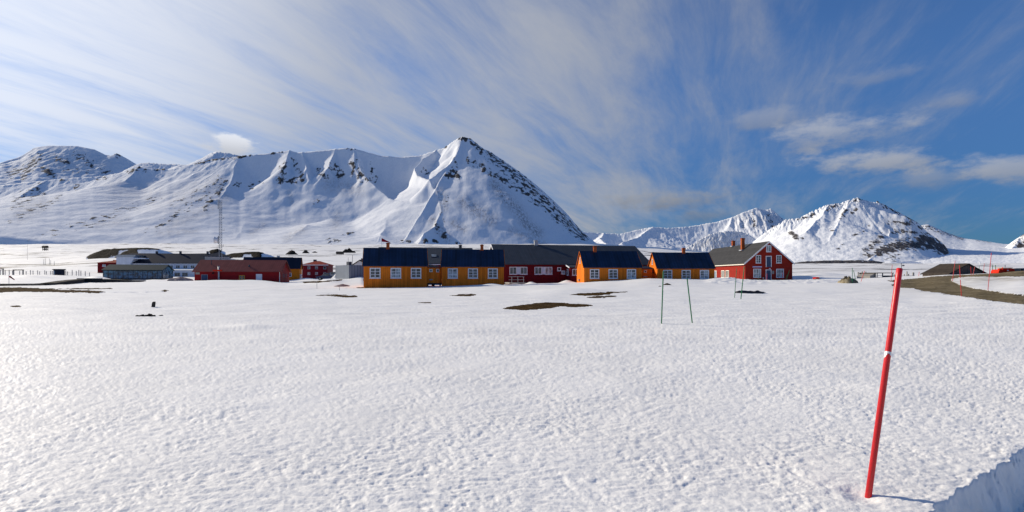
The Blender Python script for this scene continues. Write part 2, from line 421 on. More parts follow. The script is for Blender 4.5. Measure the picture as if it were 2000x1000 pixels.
def ground_parts(px, d, X, Y):
    """height plus masks; px is the (clamped) ray column, d the depth"""
    z = base_z(px, d)
    # rolling drifts and wind-packed sastrugi
    far = sstep(6, 30, d)
    z = z+.10*far*fbm(X/11, Y/6, 3, 5)*np.clip(d/60, .3, 1.0)+.030*fbm(X/2.3, Y/1.1, 3, 9)*sstep(2, 8, d)
    z = z+.07*np.clip(ridged(X/7+.35*Y/7, Y/2.6, 2, 23)-.35, 0, 1)*sstep(10, 16, d)*(1-sstep(40, 60, d))
    farr = sstep(110, 300, d)
    z = z+farr*(3.2*fbm(X/120, Y/60, 4, 41))*np.clip(d/900, .25, 1.0)
    for (hx, hd, wx, wd, hh) in HEAPS:
        z = z+hh*np.exp(-((px-hx)/wx)**2-((d-hd)/wd)**2)
    # lumps ploughed up in front of the gabled house
    band = sstep(1370, 1400, px)*(1-sstep(1600, 1660, px))*sstep(60, 63, d)*(1-sstep(76, 82, d))
    z = z+band*(.16*ridged(X/1.6, Y/1.3, 3, 61)+.10)
    # edge of the snow bank along the cleared road at the photographer's feet
    ex, ey = 2.05, 1.35
    L = math.hypot(ex, ey); nx, ny = ey/L, -ex/L
    s = (X-3.03)*nx+(Y-3.72)*ny
    s = s+.06*fbm(X*2.2, Y*2.2, 3, 77)+.038*fbm(X*8, Y*8, 4, 78, .6)
    low = np.clip(s/.27, 0, 1); low = low*(2-low)
    z = z-.42*low+(.10*low*fbm(X*2.1, Y*2.1, 3, 80))+.07*low*fbm(X*4.6, Y*4.6, 3, 85, .5)+.10*sstep(.25, .6, s)*ridged(X*2.3, Y*2.3, 3, 83)
    
    # sun-cupped crust of the near field
    wxx = X+.10*perlin(X*1.7, Y*1.7, 91); wyy = Y+.10*perlin(X*1.7, Y*1.7, 92)
    n1 = fbm(wxx*8.8+.3*wyy*8.8, wyy*13.5, 3, 100, .5); n2 = fbm(X*24, Y*30, 2, 130, .5)
    rg = ridged(wxx*4.4+.22*Y*4.4, wyy*8.6, 2, 140)
    amp = .72+.50*sstep(-.35, .45, fbm(X*.55, Y*.75, 3, 150))
    z = z+(1-sstep(30, 55, d))*(1-.3*low)*amp*(.0155*n1-.004*np.abs(n1)+.0035*rg+.0028*n2)
    z = z+.020*fbm(X*.6, Y*.8, 3, 160)*(1-sstep(40, 70, d))
    for tr in TRAILS:
        best = np.full(X.shape, 9.); al_ = np.zeros_like(X); run = 0
        for (x0, y0), (x1, y1) in zip(tr, tr[1:]):
            dx, dy = x1-x0, y1-y0; l2 = dx*dx+dy*dy; ln = math.sqrt(l2)
            q = np.clip(((X-x0)*dx+(Y-y0)*dy)/l2, 0, 1); ds = np.hypot(X-x0-q*dx, Y-y0-q*dy)
            up = ds < best; best = np.where(up, ds, best); al_ = np.where(up, run+q*ln, al_); run += ln
        z = z-.13*np.exp(-(best/.34)**2)*(.45+.75*np.clip(np.sin(al_*5.2+2*perlin(X, Y, 171)), 0, 1))
    # hollow round the near pole
    z = z-.035*np.exp(-(((X-2.70)/.10)**2+((Y-3.96)/.11)**2))
    return z, low
def gz(px, d):
    X = (px-1000)/1000*d
    z, _ = ground_parts(np.array([float(px)]), np.array([float(d)]), np.array([X]), np.array([float(d)]))
    return float(z[0])
def solve_d(px, py, d0=5, d1=150):
    ds = np.exp(np.linspace(math.log(d0), math.log(d1), 1500))
    z, _ = ground_parts(np.full(1500, float(px)), ds, (px-1000)/1000*ds, ds)
    p = HZ-(z-EYE)/ds*1000
    k = np.argmax(p <= py)
    return float(ds[k]) if p[k] <= py else d1

def build_ground():
    tf = np.arange(-380, 2381, 2.0)
    t = (tf-1000)/1000
    th_end = math.atan(t[-1])
    nb = 70
    thb = np.linspace(th_end, 2*math.pi-th_end, nb+2)[1:-1]
    pxb = np.linspace(tf[-1], tf[0], nb+2)[1:-1]
    dx = np.concatenate([t, np.sin(thb)/math.cos(th_end)]); dy = np.concatenate([np.ones_like(t), np.cos(thb)/math.cos(th_end)])
    pxs = np.concatenate([tf, pxb])
    rows = [np.linspace(.35, 2.9, 26)]
    p = np.arange(HZ+1700/2.95, HZ+1700/20, -1.5); rows.append(1700/(p-HZ))
    rows.append(np.exp(np.arange(math.log(20.02), math.log(110), .0052)))
    rows.append(np.exp(np.arange(math.log(110.3), math.log(420), .011)))
    rows.append(np.exp(np.arange(math.log(423), math.log(4000), .022)))
    rows.append(np.exp(np.arange(math.log(4100), math.log(45000), .15)))
    d = np.concatenate(rows)
    nr, nc = len(d), len(pxs)
    X = (d[:, None]*dx[None, :]).ravel(); Y = (d[:, None]*dy[None, :]).ravel()
    PX = np.repeat(pxs[None, :], nr, 0).ravel(); D = np.repeat(d[:, None], nc, 1).ravel()
    back = np.repeat((np.arange(nc) >= len(t))[None, :], nr, 0).ravel()
    Z, low = ground_parts(PX, D, X, Y)
    PY = HZ-(Z-EYE)/D*1000
    front = ~back
    # wobble the outlines of bare ground
    wx = PX+2.2*fbm(X*.9, Y*.9, 4, 201)*np.clip(60/D, .6, 2); wy = PY+1.6*fbm(X*1.1, Y*.8, 4, 207)*np.clip(60/D, .5, 1.5)
    road = in_poly(wx, wy, ROAD) & front & (D > 20) & (D < 74)
    soil = np.zeros_like(road)
    for k, poly in enumerate(SOIL):
        lim = (D < 62) if k < 10 else (D < 130)
        soil |= in_poly(wx, wy, poly) & front & (D > 15) & lim
    soil &= ~road
    Z = Z-.035*road
    # dirt thrown on the snow beside the road
    dirt = .9*np.exp(-((PX-1950)/90)**2)*np.exp(-((PY-545)/4.5)**2)*(D > 25)*(D < 70)
    dirt += .55*np.exp(-((PX-1840)/110)**2)*np.exp(-((D-51)/8)**2)
    dirt += .45*low*sstep(.3, .6, fbm(X*1.5, Y*1.5, 3, 401)+.4)*.6
    V = np.stack([X, Y, Z], -1)
    F = grid_faces(nr, nc, True)
    fr = road[F].mean(1) >= .5; fs = (soil[F].mean(1) >= .5) & ~fr
    tag(np_mesh('ground', V, F[~fr & ~fs], M['snow'], {'dirt': np.clip(dirt, 0, 1), 'plain': sstep(150, 260, D)*(1-.5*sstep(1400, 3000, D))}), kind='structure')
    tag(np_mesh('road', V, F[fr], M['road']), kind='structure')
    tag(np_mesh('bare_ground', V, F[fs], M['soil']), kind='structure')
build_ground()

# ------------------------------------------------------------------ mountains
def stroke(px, py, pts, rad):
    """0..1 closeness of projected points to a polyline"""
    best = np.full(px.shape, 1e9)
    if len(pts) == 1: pts = [pts[0], (pts[0][0]+.01, pts[0][1])]
    for (x0, y0), (x1, y1) in zip(pts, pts[1:]):
        dx, dy = x1-x0, y1-y0
        s = np.clip(((px-x0)*dx+(py-y0)*dy)/(dx*dx+dy*dy), 0, 1)
        best = np.minimum(best, (px-x0-s*dx)**2+(py-y0-s*dy)**2)
    return np.exp(-best/(rad*rad))

def massif(name, ridges, px0, px1, dpx, d0, d1, nd, mat, rocks=(), talus=(), seed=0, rib=12., ribw=70., rough=6., soft=10., floor=None, rocknoise=25., base_rock=0., crest_n=0., step=5., ribdecay=420., tile=True, ribband=None, skyline=None):
    """ridges: list of (points[(px,py,D)], slope_near, slope_far, length, weight) -> tents, the highest wins"""
    px = np.arange(px0, px1+dpx, dpx); d = np.linspace(d0, d1, nd)
    PX = np.repeat(px[None, :], nd, 0).ravel(); D = np.repeat(d[:, None], len(px), 1).ravel()
    X = (PX-1000)/1000*D; Y = D
    acc = None
    S = np.zeros_like(X); DD = np.full_like(X, 1e9)
    wx = X+14*fbm(X/160, Y/160, 3, seed+3); wy = Y+14*fbm(X/160, Y/160, 3, seed+4)
    for ri, (pts, sa, sb, L, *side) in enumerate(ridges):
        P = [W(*p) for p in pts]; run = 0
        H = np.full_like(X, -1e9)
        for si, (a, b) in enumerate(zip(P, P[1:])):
            dx, dy = b.x-a.x, b.y-a.y; l2 = dx*dx+dy*dy+1e-6
            sr = ((wx-a.x)*dx+(wy-a.y)*dy)/l2; s = np.clip(sr, 0, 1)
            dist = np.hypot(wx-a.x-s*dx, wy-a.y-s*dy)
            if side:    # steeper on the viewer's left (first) or right (second) of a falling spur
                mul = np.where(dx*(wy-a.y)-dy*(wx-a.x) > 0, side[1], side[0]); mx_ = max(side[:2])
                if si < len(P)-2: mul = mul+(mx_-mul)*sstep(0, .8, sr-1)
                if si > 0: mul = mul+(mx_-mul)*sstep(0, .8, -sr)
                dist = dist*mul
                if len(side) > 2: dist = dist*(1+(side[2]-1)*sstep(0, 60, -sr*math.sqrt(l2)))
            h = a.z+(b.z-a.z)*s-(sb*dist+(sa-sb)*L*(1-np.exp(-dist/L)))
            H = np.maximum(H, h)
            if ri == 0:
                up = dist < DD
                S = np.where(up, run+s*math.sqrt(l2), S); DD = np.where(up, dist, DD)
            run += math.sqrt(l2)
        if acc is None: acc = H
        else:
            m = np.maximum(acc, H)
            acc = m+soft*np.log(np.exp((acc-m)/soft)+np.exp((H-m)/soft))-soft*.0
    Z = acc
    off = sstep(4, 140, DD)
    rib = rib if ribband is None else rib*(.22+.78*sstep(ribband[0]-12, ribband[0]+6, PX)*(1-sstep(ribband[1]-6, ribband[1]+12, PX)))
    Z = Z+rib*off*np.exp(-DD/ribdecay)*(ridged((S+.12*DD+18*fbm(X/90, Y/90, 2, seed+7))/ribw, DD/(ribw*7), 3, seed+11)-.3)
    Z = Z+rough*(.25+.75*off)*fbm(X/60, Y/60, 4, seed+21)
    # scale every column so that the skyline has the surveyed height
    if tile:
        sh = (nd, len(px)); Zg = base_z(PX, D).reshape(sh)-6; Zr = Z.reshape(sh); Dr = D.reshape(sh)
        cp = skyline or ridges[0][0]; cx = np.array([p[0] for p in cp], float); cy = np.array([p[1] for p in cp], float)
        ty = np.interp(px, cx, cy)
        for e, (i0, i1) in ((0, (0, 1)), (1, (-1, -2))):
            sl = (cy[i0]-cy[i1])/(cx[i0]-cx[i1]); m_ = (px < cx[0]) if e == 0 else (px > cx[-1])
            ty[m_] = cy[i0]+np.sign(sl)*max(abs(sl), .7)*(px[m_]-cx[i0]) if sl != 0 else cy[i0]+.7*np.abs(px[m_]-cx[i0])
        tt = (HZ-ty)/1000
        lo_ = np.full(len(px), -.4); hi_ = np.full(len(px), 2.2)
        for _ in range(26):
            k = (lo_+hi_)/2; v = ((Zg+(Zr-Zg)*k-EYE)/Dr).max(0); up = v < tt
            lo_ = np.where(up, k, lo_); hi_ = np.where(up, hi_, k)
        k = np.clip((lo_+hi_)/2, -.05, 2.0)
        kn = np.exp(-(np.arange(-9, 10)/4.0)**2); kn /= kn.sum()
        k = np.convolve(np.pad(k, 9, 'edge'), kn, 'valid')
        Z = (Zg+(Zr-Zg)*k[None, :]).ravel()
    if crest_n: Z = Z+crest_n*(1-off)*ridged(S/30, DD/30, 2, seed+31)
    if tile:   # the foot runs in under the plain
        Z = Z-70*(1-sstep(0, .035, (D-d0)/(d1-d0)))**2
    PY = HZ-(Z-EYE)/D*1000
    rk = np.zeros_like(X)+base_rock; tl = np.zeros_like(X)
    for (pts, rad, st) in rocks: rk = np.maximum(rk, (st*.80 if tile else st)*stroke(PX, PY, pts, rad*(1.7 if tile else 1)))
    for (pts, rad, st) in talus: tl = np.maximum(tl, st*stroke(PX, PY, pts, rad))
    nz = fbm(X/rocknoise+.15*Y/rocknoise, (Y+1.2*Z)/(rocknoise*2.6), 5, seed+51, .62)
    rock = rk+(.80 if tile else .42)*nz*np.minimum(1, rk*3)
    # rock steps stand out of the snow a little
    Z = Z+np.clip(rock-.45, 0, .5)*step*(1+ridged(X/18, Y/18, 3, seed+61))
    V = np.stack([X, Y, Z], -1)
    F = grid_faces(nd, len(px))
    return tag(np_mesh(name, V, F, mat, {'rock': rock, 'talus': tl}), kind='structure')

MA = mountain_mat('main_mountain', (.055, .050, .048), (.12, .108, .098), 14.)
MR = mountain_mat('far_mountain', (.060, .058, .065), (.15, .135, .125), 26.)

D0 = 2300
crestA = [(-420,410,D0),(-250,392,D0),(-100,375,D0),(0,363,D0),(60,356,D0),(130,349,D0),(200,345,D0),(245,336,D0),(270,327,D0),(300,331,D0),(335,331,D0),(372,322,D0),
 (420,312,D0),(470,305.5,D0),(520,300,D0),(545,297.5,D0),(565,293.5,D0),(580,298,D0),(600,296.5,D0),(630,294,D0),(655,291,D0),(675,289,D0),(695,291,D0),(720,298,D0),(745,304.5,D0),
 (780,307,D0),(820,304,D0),(850,294,2290),(868,289,2280),(885,276,2260),(897,269,2250),(905,267.5,2250),(920,271,2245),(935,284,2240),(945,291,2235),(960,298,2225),(975,308,2215),(1000,325,2200),
 (1030,347,2170),(1060,372,2130),(1090,400,2090),(1110,420,2060),(1130,445,2030),(1145,460,2000),(1165,475,1970),(1200,492,1930)]
ridgesA = [
 (crestA[:14], .95, .30, 250),
 (crestA[13:27], 1.4, .25, 350),
 (crestA[26:32], 1.35, .95, 250),
 ([(760,430,1750),(742,460,1550),(730,479,1420)], .32, .22, 150), ([(600,440,1700),(570,468,1480)], .32, .22, 150), ([(480,440,1700),(460,468,1480)], .32, .22, 150),
 (crestA[31:], .78, .62, 400, 1, 1, 2.4),
 ([(270,328,2300),(245,352,2190),(195,388,2010),(120,428,1740),(60,457,1520)], .45, .28, 200),
 ([(90,354,2300),(40,384,2150),(-20,425,1880)], .45, .28, 200),
 ([(470,305,2300),(455,345,2150),(438,384,1970),(420,398,1890)], 1.1, .40, 150),
 ([(425,394,1900),(400,418,1800),(365,446,1630),(320,466,1480)], .42, .30, 150),
 ([(565,293,2300),(557,322,2185),(548,352,2100)], 1.0, .6, 200),
 ([(590,297,2300),(598,330,2165),(604,352,2100)], 1.0, .6, 200),
 ([(655,291,2300),(640,328,2165),(626,350,2095)], 1.0, .6, 200),
 ([(690,291,2300),(694,330,2165),(704,356,2085)], 1.0, .6, 200),
 ([(690,292,2300),(712,345,2110),(760,388,1930),(815,410,1790),(858,418,1730)], .95, .36, 120, 1, 2.0),
 ([(625,408,1960),(650,428,1850),(640,450,1700),(560,474,1470)], .34, .22, 120),
 ([(905,267,2250),(898,287,2165),(886,307,2070),(863,331,1980),(838,352,1910)], 1.15, .55, 160),
 ([(838,352,1910),(858,385,1800),(866,418,1690),(850,442,1590),(830,455,1520)], .7, .38, 150, 2.2, 1.2),
 ([(850,294,2290),(826,309,2195),(812,328,2110),(816,343,2030),(838,352,1910)], 1.1, .55, 120, 2.6, 1),
]
rocksA = [
 ([(955,300),(990,330),(1030,362),(1075,403),(1110,440),(1140,462)], 9, .66),
 ([(918,312),(950,333),(985,352),(1020,372),(1060,400),(1090,428),(1120,452)], 7, .60),
 ([(896,268),(915,273),(935,290)], 5, .75), ([(866,289),(870,287)], 3, .8), ([(930,283),(942,295)], 5, .7),
 ([(884,335),(893,345),(876,343)], 6, .75), ([(888,308),(890,330)], 4, .6), ([(835,338),(826,332)], 5, .55),
 ([(557,320),(552,335),(545,352)], 6, .70), ([(552,352),(590,352)], 5, .75), ([(572,312),(580,330),(590,345)], 5, .58),
 ([(625,335),(636,350)], 7, .62), ([(650,320),(665,345)], 8, .58), ([(690,320),(700,345),(718,348)], 8, .62), ([(725,325),(730,350)], 6, .55),
 ([(440,355),(425,378),(412,392),(398,408)], 5, .64), ([(455,360),(470,360)], 5, .56), ([(490,367),(492,360)], 5, .6), ([(510,355),(522,358)], 4, .55),
 ([(372,321),(420,311),(460,307),(488,304)], 3, .68), ([(528,300),(550,296)], 3, .7), ([(250,335),(268,328),(285,332)], 4, .66), ([(300,331),(320,331)], 3, .5),
 ([(80,362),(60,373),(30,392)], 8, .52), ([(120,352),(130,350)], 4, .6), ([(150,365),(146,368)], 5, .6), ([(190,350),(205,347)], 4, .6), ([(85,378),(20,410)], 6, .5),
 ([(675,290),(700,292)], 4, .5), ([(616,397),(620,392)], 4, .6), ([(870,380),(875,395)], 6, .5), ([(862,420),(868,428)], 4, .62),
 ([(60,470),(250,405)], 7, .42), ([(150,450),(310,385)], 7, .42), ([(290,450),(425,372)], 8, .46), ([(20,430),(120,385)], 8, .46), ([(340,400),(430,350)], 8, .42), ([(640,469),(660,472)], 5, .58), ([(690,454),(672,460)], 3, .6), ([(775,470),(800,472)], 3, .58), ([(830,470),(870,472),(900,478)], 4, .58), ([(850,440),(868,462)], 6, .53),
]
talusA = [
 ([(965,360),(985,385),(1010,410),(1030,440),(1050,455)], 12, .9), ([(905,395),(930,410),(960,430)], 14, .75), ([(860,375),(868,405)], 10, .7),
 ([(845,432),(872,465)], 10, .8), ([(885,435),(905,448)], 8, .7), ([(1000,450),(1060,478)], 10, .55), ([(560,466),(590,450)], 9, .55), ([(490,455),(515,440)], 6, .5),
 ([(330,440),(400,415),(440,385)], 12, .45), ([(190,440),(250,430)], 8, .45), ([(80,400),(40,420)], 16, .5), ([(230,375),(330,390)], 30, .35), ([(350,380),(420,360)], 22, .4),
 ([(660,420),(655,440)], 10, .45), ([(310,455),(380,450)], 8, .45), ([(640,360),(700,370)], 16, .5), ([(565,375),(570,395)], 6, .5),
]
massif('mountain', ridgesA, -420, 1230, 1.15, 1230, 2900, 330, MA, rocksA, talusA, seed=100, skyline=crestA, rib=3, ribw=45, rough=2.4, ribdecay=300, soft=6, rocknoise=20, base_rock=.13, crest_n=3)
# back-left summits
DB = 4600
massif('mountain', [
 ([(-350,380,DB),(-200,350,DB),(-60,328,DB),(0,318,DB),(40,306,DB),(68,288,DB),(95,284.5,DB),(150,285,DB),(185,292,DB),(205,302,DB),(218,304,DB),(228,299.5,DB),(245,308,DB),(270,323,DB),(320,345,DB)], .75, .4, 500),
 ([(66,288,DB),(52,312,4450),(40,338,4250),(20,356,4100)], .9, .5, 300),
 ([(228,300,DB),(222,318,4480),(212,336,4350)], .9, .5, 300),
 ([(140,286,DB),(130,318,4400)], .8, .5, 300)],
 -350, 345, 1.2, 3700, 5300, 150, MR,
 [([(75,305),(60,325),(45,345)], 8, .6), ([(85,330),(105,340)], 6, .72), ([(110,308),(130,318)], 7, .6), ([(150,305),(180,320)], 9, .55), ([(225,300),(235,306)], 4, .7), ([(20,340),(50,330)], 9, .55), ([(200,335),(220,338)], 5, .55), ([(120,330),(170,335)], 6, .45)],
 [([(60,320),(200,325)], 22, .3)], seed=200, rib=16, ribw=110, rough=10, soft=14, rocknoise=36)
massif('mountain', [
 ([(240,335,3600),(270,320,3600),(290,318.5,3600),(318,321,3600),(340,321.5,3600),(365,322,3600),(395,309,3400),(412,300,3300),(425,297,3300),(445,300,3300),(468,305,3300),(520,330,3300)], .75, .4, 200)],
 235, 525, 1.3, 2950, 3900, 70, MR, seed=260, rib=16, ribw=50, rough=4, soft=8, rocknoise=36, crest_n=6)
# right massif
crestR = [(1500,452,4700),(1535,431,4650),(1560,428,4600),(1580,418,4580),(1600,408,4560),(1620,401.5,4540),(1635,400,4530),(1660,393,4510),(1675,387.5,4500),(1685,392,4490),(1700,397,4480),(1712,395.5,4470),
 (1735,405,4470),(1760,417,4540),(1780,428,4590),(1795,437,4630),(1810,452,4660),(1825,463,4690),(1845,478,4720),(1853,491,4740),(1860,512,4740)]
massif('mountain', [
 (crestR[:13], .95, .60, 300),
 (crestR[12:], 1.05, .78, 250),
 ([(1712,395,4470),(1728,408,4400),(1731,430,4260),(1738,455,4060),(1736,478,3860),(1714,497,3600),(1690,512,3420)], 1.15, .75, 300),
 ([(1545,430,4650),(1543,448,4520),(1550,466,4380)], .9, .5, 260),
 ([(1620,401,4540),(1600,425,4400),(1575,452,4150)], .55, .4, 300),
 ([(1660,393,4510),(1640,430,4300),(1620,470,3950)], .5, .38, 300)],
 1470, 1905, .85, 3250, 5000, 210, MR,
 [([(1735,436),(1790,436),(1800,445)], 4, .66), ([(1745,452),(1790,455)], 4, .66), ([(1752,470),(1800,464)], 4, .6),
  ([(1718,492),(1745,482),(1775,478),(1812,480)], 7, .95), ([(1728,484),(1812,474)], 5, .9), ([(1802,466),(1825,476),(1846,492),(1852,502)], 9, 1.0), ([(1730,505),(1755,500)], 5, .6),
  ([(1690,492),(1705,478),(1722,464)], 7, .66), ([(1700,500),(1715,490)], 6, .6), ([(1668,392),(1682,390)], 3, .75), ([(1632,402),(1618,408)], 4, .66), ([(1655,408),(1645,416)], 4, .7), ([(1672,410),(1666,414)], 4, .7),
  ([(1650,422),(1642,426)], 3, .66), ([(1590,415),(1585,422)], 4, .6), ([(1545,455),(1556,464)], 4.5, .85), ([(1565,464),(1568,466)], 3, .7), ([(1622,448),(1625,450)], 3, .7), ([(1695,444),(1700,440)], 4, .6), ([(1665,462),(1690,448)], 3, .52),
  ([(1715,397),(1760,418),(1785,432)], 4, .58), ([(1560,430),(1580,420)], 4, .55), ([(1635,487),(1650,477)], 3, .5)],
 [([(1740,440),(1800,460)], 18, .5), ([(1690,500),(1720,470)], 14, .4)], seed=300, skyline=crestR, rib=9, ribw=80, rough=6, ribdecay=260, soft=6, rocknoise=34, crest_n=16)
massif('mountain', [
 ([(1060,450,6500),(1120,452,6500),(1165,455.5,6500),(1210,457.5,6500),(1255,447.5,6500),(1275,444,6500),(1300,446,6500),(1345,443.5,6500),(1400,434,6500),(1430,425,6500),(1450,416,6500),(1470,409,6500),(1478,407,6500),(1495,411,6500),(1505,408,6500),(1515,415,6500),(1530,429,6500),(1560,436,6500),(1620,450,6500)], .95, .36, 500),
 ([(1275,444,6500),(1262,452,6400),(1245,464,6200),(1215,474,5950)], .7, .3, 300),
 ([(1180,456,6500),(1172,466,6200),(1185,476,5900)], .6, .3, 300),
 ([(1430,425,6500),(1425,440,6350)], .9, .5, 300)],
 1050, 1640, 1.2, 4900, 7200, 150, MR,
 [([(1470,412),(1475,445)], 4, .55), ([(1500,412),(1508,445)], 4, .55), ([(1450,425),(1452,445)], 3, .5), ([(1528,430),(1535,445)], 4, .5)],
 [([(1445,430),(1530,435)], 16, .4)], seed=400, ribband=(1440, 1535), rib=42, ribw=60, rough=9, ribdecay=380, soft=14, rocknoise=50, crest_n=8)
massif('mountain', [
 ([(1300,512,5000),(1330,494,5000),(1360,473,5000),(1385,460,5000),(1405,454.5,5000),(1425,452,5000),(1445,454,5000),(1462,458,5000),(1485,474,5000),(1510,496,5000),(1530,512,5000)], 1.25, 1.05, 400),
 ([(1345,484,5000),(1325,500,4850)], .8, .5, 300)],
 1290, 1540, .9, 4450, 5500, 110, MR, [([(1345,480),(1330,494)], 3, .55)], [([(1350,480),(1440,470)], 22, .65)], seed=500, crest_n=14, rib=22, ribw=60, rough=12, soft=10, rocknoise=40)
massif('mountain', [
 ([(1760,470,8200),(1795,441,8200),(1812,437.5,8200),(1830,446,8200),(1860,458.5,8200),(1885,466,8200),(1905,468,8200),(1940,473.5,8200),(1965,477,8200),(1995,476,8200),(2060,466,8200),(2300,450,8200)], .55, .10, 260)],
 1750, 2300, 1.3, 2600, 9200, 190, MR, [([(1800,442),(1830,450),(1880,465)], 5, .6), ([(1900,468),(1935,473)], 3, .5)], (), seed=600, rib=5, ribw=160, rough=7, soft=10, rocknoise=55)
massif('mountain', [
 ([(1905,520,5200),(1945,500,5200),(1960,486,5200),(1978,471,5200),(2000,457,5200),(2050,425,5200),(2150,400,5200),(2320,430,5200)], .9, .4, 420),
 ([(1990,463,5200),(1970,488,5000),(1945,508,4800)], .8, .45, 300)],
 1895, 2320, 1.0, 4500, 5800, 120, MR,
 [([(1980,478),(1995,470)], 6, .6), ([(1955,500),(1985,495),(2010,485)], 6, .85), ([(1992,480),(2020,470)], 8, .8), ([(1985,462),(2000,458)], 4, .7)], (), seed=700, rib=18, ribw=90, rough=9, soft=10, rocknoise=40, crest_n=6)
# low dark moraine at the mountain's foot
massif('hill', [([(1520,519,2900),(1545,515,2900),(1565,512,2900),(1600,509.5,2900),(1640,508.3,2900),(1685,508,2900),(1710,510,2900),(1735,514,2900),(1750,518,2900)], .5, .35, 60)],
 1515, 1760, .9, 2780, 3050, 40, MR, [([(1530,517),(1600,513),(1715,513),(1740,517)], 8, .78)], (), seed=800, rib=6, ribw=40, rough=5, soft=4, rocknoise=30, tile=False)
massif('hill', [([(1728,512,2700),(1738,509.5,2700),(1748,509,2700),(1752,512,2700),(1775,509,2800),(1795,512,2800)], .45, .3, 60)],
 1722, 1806, .9, 2600, 2900, 30, MR, [([(1738,510),(1760,510)], 3, .5)], (), seed=820, rib=2, ribw=40, rough=2, soft=4, rocknoise=30, tile=False)
# grassy spoil mounds behind the station
MM = mountain_mat('spoil_mound', (.012, .0095, .0075), (.030, .023, .017), 5.)
massif('mound', [([(186,500,400),(200,493,400),(215,487,402),(240,485,404),(290,484.3,405),(312,485.5,405),(325,489,405),(345,497,405),(362,504,405)], .62, .30, 30)],
 168, 385, .9, 365, 450, 60, MM, [([(182,503),(205,495),(222,490)], 11, 1.3), ([(246,496),(264,494)], 6, 1.3), ([(228,508),(240,500),(262,490)], 7, 1.2), ([(215,486.5),(310,485.5)], 2.3, 1.3)],
 (), seed=840, rib=.4, ribw=20, rough=.6, soft=1.5, rocknoise=9, step=.5, tile=False)
massif('mound', [([(428,500,400),(450,494,400),(475,491,400),(500,490.3,400),(515,494,400),(535,501,400)], .6, .3, 30)],
 415, 550, .9, 370, 440, 50, MM, [([(445,496),(480,492),(512,492)], 4.5, 1.3), ([(455,500),(470,497)], 6, 1.2), ([(497,497),(505,500)], 7, 1.2)],
 (), seed=850, rib=.4, ribw=20, rough=.6, soft=1.5, rocknoise=9, step=.5, tile=False)
massif('mound', [([(410,494,330),(416,488.5,330),(423,486.5,330),(428,489,330),(434,494,330)], .5, .3, 20)],
 404, 440, .6, 318, 345, 30, MM, [([(414,491),(426,489)], 6, 1.3)], (), seed=860, rib=.2, ribw=20, rough=.4, soft=1., rocknoise=9, step=.3, tile=False)

# ------------------------------------------------------------------ houses
class Frame:
    """local frame of a house: x along the ridge side, y to the back"""
    def __init__(s, root, w, d): s.root = root; s.w = w; s.d = d
    def wallmap(s, wall):
        w, d = s.w, s.d
        return {'front': lambda a, z, n: (a, -n, z), 'back': lambda a, z, n: (w-a, d+n, z),
                'left': lambda a, z, n: (-n, d-a, z), 'right': lambda a, z, n: (w+n, a, z)}[wall]
    def slab(s, mb, wall, a0, a1, z0, z1, n0, n1):
        f = s.wallmap(wall)
        vs = [f(a, z, n) for n in (n0, n1) for a, z in ((a0, z0), (a1, z0), (a1, z1), (a0, z1))]
        mb.add(vs, [(3, 2, 1, 0), (4, 5, 6, 7), (0, 1, 5, 4), (1, 2, 6, 5), (2, 3, 7, 6), (3, 0, 4, 7)])
    def window(s, wall, a, z, w, h, cols=2, rows=3, fm='white', gm='glass', t=.11, sill=True, center=None, name='window', mt=.05):
        a0, a1, z0, z1 = a-w/2, a+w/2, z-h/2, z+h/2
        m = MB()
        s.slab(m, wall, a0, a0+t, z0, z1, .003, .06); s.slab(m, wall, a1-t, a1, z0, z1, .003, .06)
        s.slab(m, wall, a0+t, a1-t, z0, z0+t, .003, .055); s.slab(m, wall, a0+t, a1-t, z1-t, z1, .003, .055)
        for i in range(1, cols):
            c = a0+t+(a1-a0-2*t)*i/cols; k = mt*1.5 if (cols == 2 or center) else mt
            s.slab(m, wall, c-k/2, c+k/2, z0+t, z1-t, .003, .045)
        for j in range(1, rows):
            c = z0+t+(z1-z0-2*t)*j/rows
            s.slab(m, wall, a0+t, a1-t, c-mt/2, c+mt/2, .003, .036)
        if sill: s.slab(m, wall, a0-.05, a1+.05, z0-.05, z0-.002, .003, .10)
        o = m.build(name, M[fm], s.root)
        p = MB(); s.slab(p, wall, a0+t*.6, a1-t*.6, z0+t*.6, z1-t*.6, .004, .02)
        p.build('pane', M[gm], o)
        return o
    def door(s, wall, a, z0, w, h, dm='bluedoor', fm='white', t=.12):
        m = MB()
        s.slab(m, wall, a-w/2-t, a-w/2, z0, z0+h+t, .003, .06); s.slab(m, wall, a+w/2, a+w/2+t, z0, z0+h+t, .003, .06)
        s.slab(m, wall, a-w/2, a+w/2, z0+h, z0+h+t, .003, .06)
        p = MB(); s.slab(p, wall, a-w/2, a+w/2, z0, z0+h, .004, .035)
        d = p.build('door', M[dm], s.root)
        m.build('door_frame', M[fm], d)
        k = MB(); s.slab(k, wall, a+w/2-.14, a+w/2-.08, z0+h*.45, z0+h*.5, .036, .08); k.build('handle', M['dark_steel'], d)
        return d

